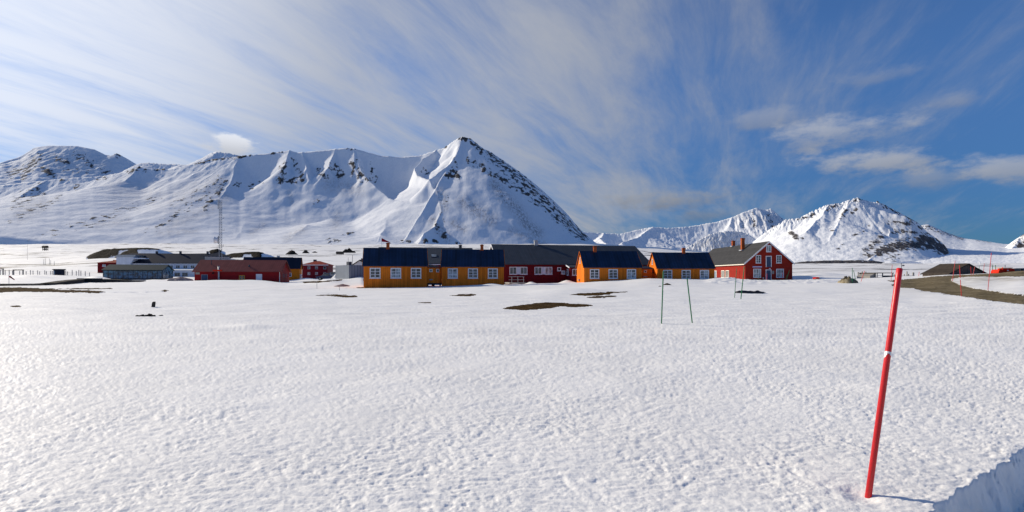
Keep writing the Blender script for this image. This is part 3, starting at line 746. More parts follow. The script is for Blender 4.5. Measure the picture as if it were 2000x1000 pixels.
def gable_house(name, loc, rz, w, d, he, hr, wallm, roofm, label, cat='house', group=None, hb=1.0, ov=.28, ove=.22, trim=None, th=.14, trimw=.16, corner=None):
    root = empty(name, loc, rz, label, cat, group)
    m = MB(); m.xprism([(0, -hb), (d, -hb), (d, he), (d/2, he+hr), (0, he)], 0, w); m.build('wall', M[wallm], root)
    s = hr/(d/2); r = MB()
    lo = [(-ov, he-ov*s+.015), (d/2, he+hr+.015), (d+ov, he-ov*s+.015)]
    r.xprism(lo+[(p[0], p[1]+th) for p in lo[::-1]], -ove, w+ove)
    r.build('roof', M[roofm], root)
    if trim:
        for xs in ((-ove-.045, -ove-.003), (w+ove+.003, w+ove+.045)):
            t = MB(); q = [(y, z-trimw+.10) for y, z in lo]
            t.xprism(q+[(p[0], p[1]+th-.012) for p in lo[::-1]], *xs); t.build('barge_board', M[trim], root)
    if corner:
        for x in (-.012, w-.10):
            t = MB(); t.box(x, x+.112, -.014, .10, -hb, he-.05); t.build('corner_board', M[corner], root)
    return Frame(root, w, d)

def chimney(root, x, y, z0, z1, w=.42, dd=.42, mat='brick', cap=True):
    m = MB(); m.box(x-w/2, x+w/2, y-dd/2, y+dd/2, z0, z1)
    o = m.build('chimney', M[mat], root)
    if cap:
        c = MB(); c.box(x-w*.62, x+w*.62, y-dd*.62, y+dd*.62, z1+.002, z1+.10)
        c.box(x-w*.36, x+w*.36, y-dd*.36, y+dd*.36, z1+.102, z1+.16)
        c.build('chimney_cap', M[mat], o)
    return o

def span(pl, dl, pr, dr):
    a = Vector(((pl-1000)/1000*dl, dl)); b = Vector(((pr-1000)/1000*dr, dr))
    return a, (b-a).length, math.atan2(b.y-a.y, b.x-a.x)
def Z(py, D): return EYE+(HZ-py)/1000*D

GO = 'orange cottages with blue roofs in a row'
def cottage(pl, dl, pr, dr, eave_z, chim_x, label, gw=None):
    a, w, rz = span(pl, dl, pr, dr)
    base = eave_z-2.58
    F = gable_house('cottage', (a.x, a.y, base), rz, w, 4.9, 2.58, 2.22, 'orange', 'blue_roof', label, 'cottage', GO, hb=.9, ov=.10, ove=.12, trim='orange', th=.10, trimw=.10)
    k = w/7.84
    for i, c in enumerate((1.40*k, 3.93*k, 6.44*k)):
        F.window('front', c, 1.70, 1.27, 1.27, 2, 3, gm='glass_pale' if (i+len(label)) % 3 == 0 else 'glass')
    for wl in ('left', 'right'):
        F.window(wl, 2.45, 3.55, .42, .85, 1, 2, t=.09, sill=False)
    v = MB(); F.slab(v, 'left', 1.7, 2.2, .72, .98, .003, .2); v.build('vent_box', M['grey_timber'], F.root)
    b = MB(); b.box(.05, w-.05, -.03, -.002, -.35, -.02); b.build('base_board', M['orange'], F.root)
    chimney(F.root, chim_x, 2.45, 4.5, 5.42, .40, .40)
    return F
cottage(710, 62.2, 834.3, 63.9, 3.00, 2.85, 'orange cottage with blue roof at the left end of the row, beside the tall snowdrift')
cottage(862.5, 65.6, 984, 66.2, 2.98, 5.2, 'orange cottage with blue roof just left of the long dark red building')
cottage(1141, 69.0, 1253, 69.6, 2.93, 2.05, 'orange cottage standing in front of the long dark red building, small white gable window')
cottage(1284, 72.0, 1395.5, 72.0, 2.86, 4.5, 'orange cottage with blue roof next to the red gabled house, behind two green poles')

def corridor(pl, dl, pr, dr, py_top, py_bot, label, stilts, depth=2.6):
    a, w, rz = span(pl, dl, pr, dr)
    zb = Z(py_bot, dl); zt = Z(py_top, dl)
    root = empty('corridor', (a.x, a.y, zb), rz, label, 'corridor', 'orange link corridors between cottages')
    h = zt-zb
    m = MB(); m.xprism([(0, 0), (depth, 0), (depth, h+.35), (0, h)], .02, w-.02); m.build('wall', M['orange'], root)
    r = MB(); r.xprism([(-.15, h-.01), (depth+.1, h+.38), (depth+.1, h+.46), (-.15, h+.07)], .03, w-.03); r.build('roof', M['slate_roof'], root)
    F = Frame(root, w, depth)
    F.window('front', w*.24, h-.38, .46, .38, 1, 1, fm='cream', gm='glass_pale' if stilts else 'glass', t=.07, sill=False)
    F.window('front', w*.72, h-.38, .42, .42, 1, 1, fm='white' if stilts else 'dark_steel', t=.06, sill=False)
    v = MB(); F.slab(v, 'front', w*.12, w*.34, .35, .52, .003, .12); v.build('vent_box', M['grey_timber'], root)
    if stilts:
        for x in (.12, w*.5, w-.12):
            for y in (.15, depth-.3):
                p = MB(); p.box(x-.08, x+.08, y-.08, y+.08, -.8, -.003); p.build('post', M['dark_timber'], root)
        b = MB(); b.box(.03, w-.03, -.03, .1, -.16, -.004); b.build('beam', M['dark_timber'], root)
corridor(834.6, 65.0, 862.3, 66.2, 522.5, 553, 'narrow orange corridor on dark stilts joining the two cottages at the left', True)
corridor(1252, 73.5, 1286, 74.2, 525, 546, 'narrow orange corridor joining the two right-hand cottages, grey roof, deep in snow', False)

# grey roofed building behind the left cottages
a, w, rz = span(736, 84, 929, 87)
F = gable_house('lodge', (a.x, a.y, .6), rz, w, 15, 3.25, 2.95, 'dark_red', 'dark_roof', 'long low dark grey roof with a skylight, seen over the two left orange cottages', 'building', None, hb=1, ov=.3, trim='white')
s = 2.95/7.5
m = MB(); m.box(0, 1.0, -.03, 1.15, .0, .09, Matrix.Translation((w*.545, 2.6, 3.25+2.6*s+.165)) @ Matrix.Rotation(math.atan(s), 4, 'X'))
m2 = MB(); m2.box(.1, .9, .06, .52, .092, .11, Matrix.Translation((w*.545, 2.6, 3.25+2.6*s+.165)) @ Matrix.Rotation(math.atan(s), 4, 'X'))
m2.box(.1, .9, .60, 1.08, .092, .11, Matrix.Translation((w*.545, 2.6, 3.25+2.6*s+.165)) @ Matrix.Rotation(math.atan(s), 4, 'X'))
sk = m.build('skylight', M['dark_steel'], F.root); m2.build('pane', M['glass_pale'], sk)
m = MB(); m.box(-.2, w+.2, -.40, -.33, 3.02, 3.14); m.build('gutter', M['white'], F.root)
chimney(F.root, w*.88, 7.5, 6.0, 6.75, .5, .5, 'dark_steel')

# long dark red building
a, w, rz = span(975.5, 78, 1270, 83)
F = gable_house('lodge', (a.x, a.y, Z(554, 78)), rz, w, 12.5, 3.05, 3.2, 'dark_red', 'dark_roof', 'long dark red building with a wide dark grey roof behind the orange cottages', 'building', None, hb=1, ov=.35, ove=.25, trim='white', trimw=.22)
def ax(px): # wall coordinate of a photo column
    t = (px-1000)/1000; ux, uy = math.cos(rz), math.sin(rz)
    return (t*a.y-a.x)/(ux-t*uy)
def hz(py, px):
    return Z(py, a.y+ax(px)*math.sin(rz))-Z(554, 78)
for (p0, p1) in ((995, 1030), (1044, 1078.5)):
    c, ww = ax((p0+p1)/2), ax(p1)-ax(p0); zc = hz(528.6, p0); hh = hz(521.2, p0)-hz(536, p0)
    for sgn, g in ((-1, 'glass'), (1, 'glass_pale' if p0 > 1000 else 'glass')):
        F.window('front', c+sgn*ww*.295, zc, ww*.41, hh, 2, 1, gm=g, t=.10, mt=.04)
    m = MB(); F.slab(m, 'front', c-ww*.089, c+ww*.089, zc-hh/2, zc+hh/2, .003, .04); m.build('window_panel', M['white_board'], F.root)
F.window('front', ax(1092), hz(525.6, 1092), .62, .58, 1, 1, t=.12)
F.window('front', ax(1100), hz(532, 1100), .62, .58, 1, 1, t=.12, gm='glass_pale')
chimney(F.root, ax(1066), 6.25, 6.1, 7.0, .55, .55, 'steel')
# entrance porch
x0, x1 = ax(1106), ax(1131)
m = MB(); m.box(x0, x1, -2.0, -.002, -.8, 2.45); m.build('porch', M['dark_red'], F.root)
m = MB(); m.xprism([(-2.25, 2.42), (-.003, 2.9), (-.003, 3.0), (-2.25, 2.52)], x0-.2, x1+.1); m.build('porch_roof', M['dark_roof'], F.root)
m = MB(); m.xprism([(-2.27, 2.36), (-.003, 2.84), (-.003, 3.02), (-2.27, 2.54)], x0-.26, x0-.203); m.build('barge_board', M['white'], F.root)
FP = Frame(F.root, w, 12.5)
FP.wallmap = lambda wall: (lambda a_, z_, n_: (x0+a_, -2.0-n_, z_))
FP.window('front', .85, 1.75, 1.1, 1.0, 2, 1)
FP.wallmap = lambda wall: (lambda a_, z_, n_: (x0-n_, -a_, z_))
FP.window('left', .8, 1.75, .8, 1.0, 1, 1)
m = MB(); m.box(ax(985), ax(1016), -4.0, -.05, .02, .22); m.build('deck', M['grey_timber'], F.root)
# handrail
r0 = empty('handrail', (ax(984)*math.cos(rz)+a.x+3.9*math.sin(rz), a.y+ax(984)*math.sin(rz)-3.9*math.cos(rz), Z(554, 78)+.2), rz, 'grey metal handrail on the deck before the long dark red building', 'handrail')
m = MB()
for zz in (.42, .86): m.tube((0, 0, zz), (2.3, 0, zz), .03, n=6)
m.build('rail', M['steel'], r0)
for x in (.45, 1.35, 2.2):
    m = MB(); m.tube((x, 0, 0), (x, 0, .86), .03, n=6); m.build('post', M['steel'], r0)

# red gabled house on the right
DR = 100.0; XL, XR = 45.55, 54.75
base = Z(547.8, DR)
F = gable_house('house', (XR, DR, base), math.pi/2, 27.5, XR-XL, Z(513, DR)-base, Z(472.8, DR)-Z(513, DR), 'red', 'grey_roof', 'tall red gabled house with white-framed windows, grey roof and two brick chimneys', 'house', None, hb=1, ov=.32, ove=.25, trim='white', trimw=.26, th=.16)
def fa(px): return (px-1000)/1000*DR-XL
def fz(py): return Z(py, DR)-base
def fwin(p0, p1, y0, y1, c, r, **k): F.window('left', fa((p0+p1)/2), fz((y0+y1)/2), (p1-p0)*DR/1000, (y1-y0)*DR/1000, c, r, **k)
fwin(1496.4, 1506, 478.8, 492.2, 2, 1, gm='glass_pale'); fwin(1476, 1486.2, 498.4, 514, 2, 3); fwin(1516, 1526.2, 498.4, 514, 2, 3)
fwin(1471.2, 1486.2, 525, 542, 3, 2, center=True, gm='glass_pale'); fwin(1515.8, 1530.6, 525, 542, 3, 2, center=True, gm='glass_pale')
F.door('left', fa(1501.2), fz(521.5), .88, 2.05); F.door('left', fa(1500.9), fz(547.6), .88, 2.0)
m = MB(); F.slab(m, 'left', fa(1469.8), fa(1487.8), fz(522.4), fz(520), .003, .06); m.build('sign_board', M['sign'], F.root)
m = MB(); F.slab(m, 'left', fa(1507.4), fa(1511), fz(535), fz(529), .003, .2); m.build('post_box', M['grey_timber'], F.root)
m = MB(); F.slab(m, 'left', fa(1501.5), fa(1504), fz(525), fz(523.8), .003, .25); m.build('wall_lamp', M['white'], F.root)
m = MB(); F.slab(m, 'left', fa(1489.5), fa(1491.5), fz(544.5), fz(541.5), .003, .12); m.build('meter_box', M['steel'], F.root)
for hh in (28.0,):
    for p0, p1 in ((1409, 1415.2), (1417.6, 1424)):
        x0_ = XL/((p0-1000)/1000)-DR; x1_ = XL/((p1-1000)/1000)-DR
        F.window('back', F.w-(x0_+x1_)/2, Z(535.2, DR+x0_)-base, abs(x1_-x0_)*1.0, 1.55, 2, 3, fm='cream', t=.14)
    x0_ = XL/.3945-DR; x1_ = XL/.4005-DR
    F.door('back', F.w-(x0_+x1_)/2, .02, 1.2, 1.95, 'paledoor', 'cream')
    x0_ = XL/.4415-DR
    m = MB(); F.slab(m, 'back', F.w-x0_-.6, F.w-x0_+.6, .3, 2.2, .003, .03); m.build('hatch', M['red'], F.root)
m = MB(); m.box(-.3, 27.7, F.d+.33, F.d+.40, Z(513, DR)-base-.42, Z(513, DR)-base-.26); m.build('gutter', M['cream'], F.root)
rs = (Z(472.8, DR)-Z(513, DR))/(F.d/2)
def rchim(px, D, top, w_):
    X = (px-1000)/1000*D; y = XR-X; zr = Z(472.8, DR)-base-abs(y-F.d/2)*rs
    chimney(F.root, D-DR, y, zr-.3, Z(top, D)-base-.1, w_, w_)
    g = MB(); g.box(D-DR-w_*.9, D-DR+w_*.9, y-w_*.9, y+w_*.9, zr+.0, zr+.22); g.build('flashing', M['steel'], F.root)
rchim(1450.5, 108, 465.5, .62); rchim(1432.3, 116, 470.5, .60)

# low red shed building left
a, w, rz = span(380, 97.3, 547, 100.0)
zb = Z(550, 98.5)
F = gable_house('workshop', (a.x, a.y, zb), rz, w, 7.2, Z(530, 99)-zb, 2.15, 'barn_red', 'maroon_roof', 'long low red workshop with a maroon roof beside the radio mast', 'workshop', None, hb=1, ov=.25, ove=.3, trim='maroon_roof', corner=None)
def ax(px):
    t = (px-1000)/1000; ux, uy = math.cos(rz), math.sin(rz)
    return (t*a.y-a.x)/(ux-t*uy)
def wz(py): return Z(py, 98.6)-zb
m = MB(); F.slab(m, 'front', ax(382), ax(390), wz(536), wz(532), .003, .08); m.build('vent_grille', M['grey_timber'], F.root)
F.door('front', ax(399.5), wz(547), 1.0, 1.0, 'bluedoor', 'grey_board', .06)
F.window('front', ax(472.6), wz(542), 1.05, .85, 2, 2, fm='yellow', t=.09, sill=False)
F.door('front', ax(506), wz(547), .95, 1.1, 'white', 'white', .07)
for c in (2.2, 3.4, 4.6): F.window('right', c, 1.15, .28, .75, 1, 2, fm='grey_timber', t=.06, sill=False)
m = MB(); m.tube((ax(428.6), -.35, -.6), (ax(428.6), -.35, wz(521)), .14, n=10); m.tube((ax(428.6), -.35, wz(521)), (ax(428.6), -.35, wz(519.8)), .2, n=10); m.build('flue', M['steel'], F.root, True)
m = MB(); m.box(ax(418), ax(435.5), -.55, -.30, wz(529.5), wz(527)); m.build('snow_guard', M['vivid_red'], F.root)
m = MB(); F.slab(m, 'front', ax(415), ax(418), wz(535), wz(532.5), .003, .2); m.build('wall_lamp', M['black'], F.root)
for px, y, h, r in ((405, 2.0, 1.0, .06), (482, 1.4, .45, .16)):
    zz = F.root.location.z*0+Z(530, 99)-zb+y*2.15/3.6
    m = MB(); m.tube((ax(px), y, zz), (ax(px), y, zz+h), r, n=8); m.build('roof_vent', M['dark_steel'], F.root)
m = MB(); F.slab(m, 'front', w-.14, w-.02, -.8, wz(531.5), .003, .03); m.build('corner_board', M['cream'], F.root)

# radio mast behind the workshop
mast_D = 128
base = W(431.6, 548, mast_D); top = Z(391, mast_D)-base.z
root = empty('radio_mast', base, 0, 'tall grey lattice radio mast with a white drum dish above the red workshop', 'mast')
c = [(-.34, -.2), (.34, -.2), (0, .4)]
for x, y in c:
    m = MB(); m.tube((x, y, -.5), (x, y, top), .055, n=6); m.build('leg', M['steel'], root)
m = MB(); k = 0; z = .3
while z < top-.5:
    for i in range(3):
        p, q = c[i], c[(i+1) % 3]
        m.tube((*p, z), (*q, z), .026, n=4); m.tube((*p, z), (*q, z+.62), .022, n=4)
    z += .62
m.build('lattice', M['dark_steel'], root)
m = MB()
for x in (-.62, -.42): m.tube((x, -.3, top-2.2), (x, -.3, top+.15), .055, n=8)
m.box(-.66, -.3, -.34, -.2, top-2.2, top-2.05); m.box(-.66, -.3, -.34, -.2, top-.4, top-.3); m.build('antenna', M['steel'], root)
dz = Z(469, mast_D)-base.z
m = MB(); prof = [(0, .80), (.28, .80), (.30, .74), (.72, .78), (.74, .80), (1.02, .70), (1.14, .45), (1.18, .05)]
n = 20; axd = Vector((-.93, -.30, 0)).normalized(); o0 = Vector((-.55, -.25, dz)); u = axd.cross(Vector((0, 0, 1))).normalized(); v = Vector((0, 0, 1))
prof = [(.0, .2), (.02, .62), (.25, .80), (.30, .80), (.32, .74), (.66, .74), (.68, .82), (.90, .82), (.93, .78), (.94, .05)]
vs = [o0+axd*t_+u*(math.cos(2*math.pi*i/n)*r_)+v*(math.sin(2*math.pi*i/n)*r_) for t_, r_ in prof for i in range(n)]
fs = [(j*n+i, j*n+(i+1) % n, (j+1)*n+(i+1) % n, (j+1)*n+i) for j in range(len(prof)-1) for i in range(n)]+[tuple(range(n)), tuple(range(len(vs)-n, len(vs)))]
m.add(vs, fs); m.build('dish', M['white'], root, True)
m = MB(); m.tube((-.5, -.28, dz-.95), (-.5, -.28, dz+.95), .07, n=8); m.box(-.55, -.3, -.33, -.15, dz+.75, dz+.85); m.box(-.55, -.3, -.33, -.15, dz-.85, dz-.75); m.build('bracket', M['dark_steel'], root)
for py, ln in ((427, .5), (450, .6), (505, .5), (481, .45)):
    zz = Z(py, mast_D)-base.z
    m = MB(); m.tube((.34, -.2, zz), (.34+ln, -.25, zz), .03, n=6); m.tube((.34+ln, -.25, zz-.1), (.34+ln, -.25, zz+.5), .03, n=6); m.build('whip_antenna', M['dark_steel'], root)

# white station building with annexe
a, w, rz = span(231, 150, 398, 153)
zb = Z(546, 150)
def ax(px):
    t = (px-1000)/1000; ux, uy = math.cos(rz), math.sin(rz)
    return (t*a.y-a.x)/(ux-t*uy)
def wz(py): return Z(py, 151)-zb
F = gable_house('station', (a.x, a.y, zb), rz, w, 11, wz(513.5), 2.9, 'white_board', 'slate_roof', 'long white station building with a slate blue roof behind the glass pavilion', 'building', None, hb=1, ov=.3, ove=.1)
m = MB(); m.yprism([(0, wz(530)), (ax(250), wz(530)), (ax(266), wz(502.5)), (0, wz(502.5))], -.9, 4.5); m.build('stair_tower', M['white_board'], F.root)
m = MB(); m.yprism([(-.15, wz(502.4)), (ax(266.5), wz(502.4)), (ax(269), wz(498.3)), (.35, wz(498.3))], -1.0, 4.6); m.build('tower_roof', M['steel'], F.root)
m = MB(); m.box(ax(262), ax(288.5), -1.2, .7, wz(506), wz(504.2)); m.build('canopy', M['white_board'], F.root)
for p in (334, 347.5, 362, 376.5): F.window('front', ax(p), wz(521), 1.15, .95, 2, 1, gm='glass', t=.08)
m = MB(); m.box(ax(316), ax(400), -4.0, -.003, -1, wz(528)); m.build('annexe', M['white_board'], F.root)
m = MB(); m.xprism([(-4.3, wz(528.3)), (-.004, wz(524.5)), (-.004, wz(523.8)), (-4.3, wz(527.4))], ax(315), ax(401)); m.build('annexe_roof', M['snow'], F.root)
FA = Frame(F.root, w, 11); FA.wallmap = lambda wall: (lambda a_, z_, n_: (a_, -4.0-n_, z_))
for p in (345.5, 360, 374.5): FA.window('front', ax(p), wz(536), 1.5, 1.0, 2, 1, t=.07, fm='grey_board')
for p, h in ((286, .8), (334, .9), (389, .9)): chimney(F.root, ax(p), 5.5, wz(513.5)+2.7, wz(513.5)+2.9+h, .5, .5, 'dark_steel', False)

def hip_house(name, loc, rz, w, d, he, hr, wallm, roofm, label, cat, hb=1, ov=.35, rin=None):
    root = empty(name, loc, rz, label, cat)
    m = MB(); m.box(0, w, 0, d, -hb, he); m.build('wall', M[wallm], root)
    rin = d/2 if rin is None else rin
    r = MB(); z0 = he+.005
    b = [(-ov, -ov, z0), (w+ov, -ov, z0), (w+ov, d+ov, z0), (-ov, d+ov, z0)]
    t_ = [(x, y, z0+.12) for x, y, _ in b]
    rg = [(rin, d/2, he+hr), (w-rin, d/2, he+hr)]
    r.add(b+t_+rg, [(3, 2, 1, 0), (0, 1, 5, 4), (1, 2, 6, 5), (2, 3, 7, 6), (3, 0, 4, 7), (4, 5, 9, 8), (5, 6, 9), (6, 7, 8, 9), (7, 4, 8)])
    r.build('roof', M[roofm], root)
    return Frame(root, w, d)
a, w, rz = span(400, 139, 448, 141.5)
F = hip_house('annexe_hall', (a.x, a.y, Z(546, 140)), rz, w, 7.5, Z(502, 140)-Z(546, 140), 1.55, 'grey_board', 'slate_roof', 'grey boarded hall with a low slate pyramid roof behind the radio mast', 'building', rin=3.0)
m = MB(); F.slab(m, 'front', .0, w, F.root.location.z*0+Z(502.6, 140)-Z(546, 140), Z(501.9, 140)-Z(546, 140)-.02, .36, .40); m.build('gutter', M['white_board'], F.root)

# glass pavilion
a, w, rz = span(201, 112, 317, 115)
zb = Z(543.5, 113); he = Z(527.5, 113)-zb
F = gable_house('pavilion', (a.x, a.y, zb), rz, w, 6.5, he, 1.15, 'teal_glass', 'green_grey_roof', 'low teal glass pavilion with a grey green roof in front of the white station', 'pavilion', None, hb=.05, ov=.3, ove=.2)
for i in range(13):
    m = MB(); x = .0+i*(w-.07)/12; m.box(x, x+.07, -.05, -.003, 0, he-.02); m.build('mullion', M['dark_steel'], F.root)
for i in range(4):
    m = MB(); y = .1+i*2.05; m.box(w+.003, w+.05, y, y+.08, 0, he-.02); m.build('mullion', M['dark_steel'], F.root)
m = MB(); m.box(-.1, w+.1, -.12, 6.6, -1.5, -.055); m.build('shaded_plinth', M['dark_timber'], F.root)  # dark colour stands in for the shadow along the foundation
m = MB(); m.box(-.1, w+.1, -.09, -.052, he-.16, he-.03); m.build('fascia', M['dark_steel'], F.root)

# red shed beyond the pavilion
a, w, rz = span(190.5, 165, 236, 166)
zb = Z(536, 165)
F = hip_house('shed', (a.x, a.y, zb), rz, w, 7, Z(513.5, 165)-zb, 1.1, 'dark_red', 'red_roof', 'small red shed with an orange red roof at the left end of the white station', 'shed', rin=4.2, ov=.15)
F.window('front', 11.6*.165, Z(519, 165)-zb, 1.0, .75, 1, 1, gm='glass_pale', t=.08, sill=False)

# orange house with dark roof behind the workshop
a, w, rz = span(474, 126, 585, 130)
zb = Z(549, 129); he = Z(523.7, 129.5)-zb
F = gable_house('house', (a.x, a.y, zb), rz, w, 7.2, he, 2.65, 'orange_far', 'navy_roof', 'orange house with a navy roof partly hidden behind the low red workshop', 'house', None, hb=1, ov=.3, ove=.3, trim='orange')
F.window('front', w-2.25, he-1.65, .75, .9, 1, 2, t=.1)
for c in (1.6, 3.6, 5.6): F.window('right', c, 1.2, .9, 1.1, 2, 2)
F.window('right', 3.6, he+.7, .8, .9, 1, 2)
# dark roofed house behind it
a, w, rz = span(505, 168, 566, 170)
zb = Z(535, 168)
F = gable_house('house', (a.x, a.y, zb), rz, w, 8, 3.2, 2.35, 'grey_board', 'navy_roof', 'house showing only its black roof and vents above the navy roofed orange house', 'house', None, hb=1)
chimney(F.root, w*.54, 4, 5.2, 6.2, .8, .8, 'steel', False); chimney(F.root, w*.17, 3.2, 4.7, 5.65, 1.1, .8, 'dark_steel', False)

# red two-storey house with red hip roof
a, w, rz = span(590, 150, 639.5, 151)
zb = Z(542, 150)
F = hip_house('house', (a.x, a.y, zb), rz, w, 8, Z(517.6, 150)-zb, 1.3, 'maroon', 'red_roof', 'two-storey maroon house with a bright red hipped roof', 'house', ov=.3, rin=3.0)
for p in (602.7, 617, 632.6):
    for py in (523, 534.3): F.window('front', (p-590)*.150, Z(py, 150)-zb, .82, .85, 1, 1, t=.10, fm='grey_board', gm='glass_pale' if p < 625 else 'glass', sill=False)
m = MB(); m.box(-.3, w+.3, -.36, -.31, Z(517.6, 150)-zb-.1, Z(517.6, 150)-zb+.10); m.build('gutter', M['white'], F.root)
chimney(F.root, 2.6, 4.5, Z(517.6, 150)-zb+1.0, Z(517.6, 150)-zb+1.75, .9, .5, 'dark_steel', False)

# blue pickup parked by it
def pickup(px, py, D, rz, label, mat):
    root = empty('pickup_truck', W(px, py, D), rz, label, 'pickup truck')
    m = MB(); m.yprism([(-2.4, .45), (2.4, .45), (2.4, .85), (1.15, 1.0), (.6, 1.65), (-.7, 1.65), (-.85, 1.0), (-2.4, 1.0)], -.85, .85); m.build('body', M[mat], root, bevel=.04)
    for s in (-1, 1):
        g = MB(); g.yprism([(-.62, 1.06), (.98, 1.04), (.52, 1.56), (-.60, 1.56)], s*.853, s*.862); g.build('side_window', M['glass'], root)
    for x in (-1.5, 1.5):
        for s in (-1, 1):
            m = MB(); m.tube((x, s*.66, .38), (x, s*.90, .38), .38, n=16); wh = m.build('wheel', M['rubber'], root)
            m = MB(); m.tube((x, s*.902, .38), (x, s*.91, .38), .2, n=12); m.build('rim', M['steel'], wh)
    for s in (-1, 1):
        m = MB(); m.box(2.402, 2.42, s*.65-.15, s*.65+.15, .65, .8); m.build('headlight', M['white'], root)
    return root
pickup(639, 547, 122, R(190), 'dark blue pickup truck parked beside the two-storey maroon house', 'blue_paint')
# grey shed behind the pickup
a, w, rz = span(643.5, 138, 650, 138)
F = gable_house('shed', (a.x, a.y, Z(544, 138)), rz, w, 3, 1.25, .4, 'grey_board', 'dark_roof', 'tiny grey shed beside the maroon house and the blue pickup', 'shed')

def heap(name, px, py_base, D, wpx, hpx, mat, label, cat, seed, depth=None, jit=.12, lump=0.):
    rng = random.Random(seed); w = wpx/1000*D; h = hpx/1000*D; dp = depth or w*.5
    root_loc = W(px, py_base, D); nr, na = 10, 40; vs = [(0, 0, h)]; fs = []
    for i in range(1, nr+1):
        r = i/nr
        for j in range(na):
            t = 2*math.pi*j/na
            k = 1+.18*math.sin(2*t+seed)+.12*math.sin(5*t+seed*2)
            vs.append((math.cos(t)*r*w/2*k, math.sin(t)*r*dp/2*k, max(0, h*(1-r**1.25)*(1+jit*rng.uniform(-1, 1))+h*lump*(1-r)*math.sin(t*3+seed)*math.sin(r*7+seed))-(.35 if i == nr else 0)))
    for j in range(na): fs.append((0, 1+j, 1+(j+1) % na))
    for i in range(nr-1):
        for j in range(na): fs.append((1+i*na+j, 1+(i+1)*na+j, 1+(i+1)*na+(j+1) % na, 1+i*na+(j+1) % na))
    m = MB(); m.add(vs, fs); o = m.build(name, M[mat], None, True); o.location = root_loc
    return tag(o, label, cat)
heap('snow_heap', 657, 545, 118, 20, 10, 'snow', 'grey pile of ploughed snow beside the green container', 'snow heap', 3)
heap('gravel_heap', 669, 560.0, 66, 40, 5.2, 'gravel_pile', 'low pinkish gravel heap on the snow left of the orange cottages', 'gravel heap', 5, 2.0)
heap('gravel_heap', 354, 546.5, 98, 44, 5.6, 'gravel_pile', 'low pinkish heap in the snow left of the long red workshop', 'gravel heap', 8, 2.4)
for px, pyb, D, wp, hp, sd, lb in ((570, 496.5, 560, 26, 6.5, 11, 'dark cone-shaped rock mound on the plain above the navy roofed house'), (597, 494, 620, 14, 4.5, 12, 'small dark rock mound on the plain right of the cone-shaped one'),
                           (681, 493, 600, 24, 6.5, 14, 'dark rock mound on the plain left of the blue cottage roof'), (615, 493, 640, 10, 1.6, 15, 'flat strip of dark rocks on the plain above the maroon house')):
    heap('rock_mound', px, pyb, D, wp, hp, 'dark_stone', lb, 'rock mound', sd, None, .3, .5)
# low dark hut on the plain
root = empty('hut', W(664, 496, 560), R(-4), 'long low brown hut far out on the plain above the green container', 'hut')
m = MB(); m.box(-3.6, 3.6, -2, 2, -.6, 1.5); m.build('wall', M['timber'], root)
m = MB(); m.xprism([(-2.3, 1.45), (0, 2.5), (2.3, 1.45), (2.3, 1.6), (0, 2.7), (-2.3, 1.6)], -3.9, 3.9); m.build('roof', M['black'], root)
# hut on stilts far left
root = empty('hut', W(88.5, 488, 700), 0, 'tiny dark hut on stilts far out on the left plain', 'hut')
m = MB(); m.box(-3.0, 2.6, -2, 2, 2.6, 4.7); m.build('wall', M['dark_timber'], root)
m = MB(); m.xprism([(-2.4, 4.6), (0, 5.5), (2.4, 4.6), (2.4, 4.8), (0, 5.8), (-2.4, 4.8)], -3.2, 2.8); m.build('roof', M['black'], root)
for x in (-2.2, 0, 2.2):
    for y in (-1.5, 1.5):
        m = MB(); m.box(x-.25, x+.25, y-.25, y+.25, -1, 2.598); m.build('post', M['dark_timber'], root)
m = MB(); m.box(-1.6, 2.0, -1.9, 1.9, .2, 1.3); m.build('crate', M['dark_timber'], root)

# green container, grey shed block
root = empty('container', W(673.5, 543, 108), R(6), 'bright green shipping container behind the snowdrift', 'container')
m = MB(); m.box(-.95, 1.1, 0, 2.4, -.4, 1.3)
for i in range(9): m.box(-.93+i*.235, -.83+i*.235, -.035, -.002, -.3, 1.2)
m.build('body', M['green_box'], root)
m = MB(); m.box(.15, .95, -.9, -.2, -.4, .85); o = m.build('crate', M['maroon'], None, bevel=.03); o.location = W(676, 543, 108); tag(o, 'rusty red crate standing against the green container', 'crate')
a, w, rz = span(681.5, 80, 720, 82)
zb = Z(545, 80)
root = empty('shed', (a.x, a.y, zb), rz, 'pale grey corrugated metal shed between the snowdrift and the left cottage', 'shed')
hh = Z(517.5, 80)-zb
m = MB(); m.box(0, w, 0, 6, -1, hh)
for i in range(int(w/.22)): m.box(.06+i*.22, .14+i*.22, -.03, -.002, -1, hh-.02)
m.build('wall', M['grey_metal'], root)
m = MB(); m.box(.35, .85, 1, 2, hh+.002, hh+.55); m.build('vent_box', M['dark_steel'], root)
for x, y1, r_ in ((.42, 503, .025), (1.1, 497.5, .03)):
    m = MB(); m.tube((x, 1.4, hh+.0), (x, 1.4, Z(y1, 81)-zb), r_, n=6); m.build('whip_antenna', M['dark_steel'], root)
# white gable seen behind
XG, DG = -.297*92, 92
zb = Z(545, DG)
F = gable_house('house', (XG+1.5, DG, zb), math.pi/2, 6, 2.9, Z(519, DG)-zb, .95, 'white', 'dark_roof', 'white gable end with dark eaves peeping over the grey metal shed', 'house', None, hb=1, ov=.2, ove=.25, trim='dark_timber')
chimney(F.root, 1.5, 1.6, Z(512, DG)-zb, Z(505.5, DG)-zb, .2, .2, 'dark_steel')

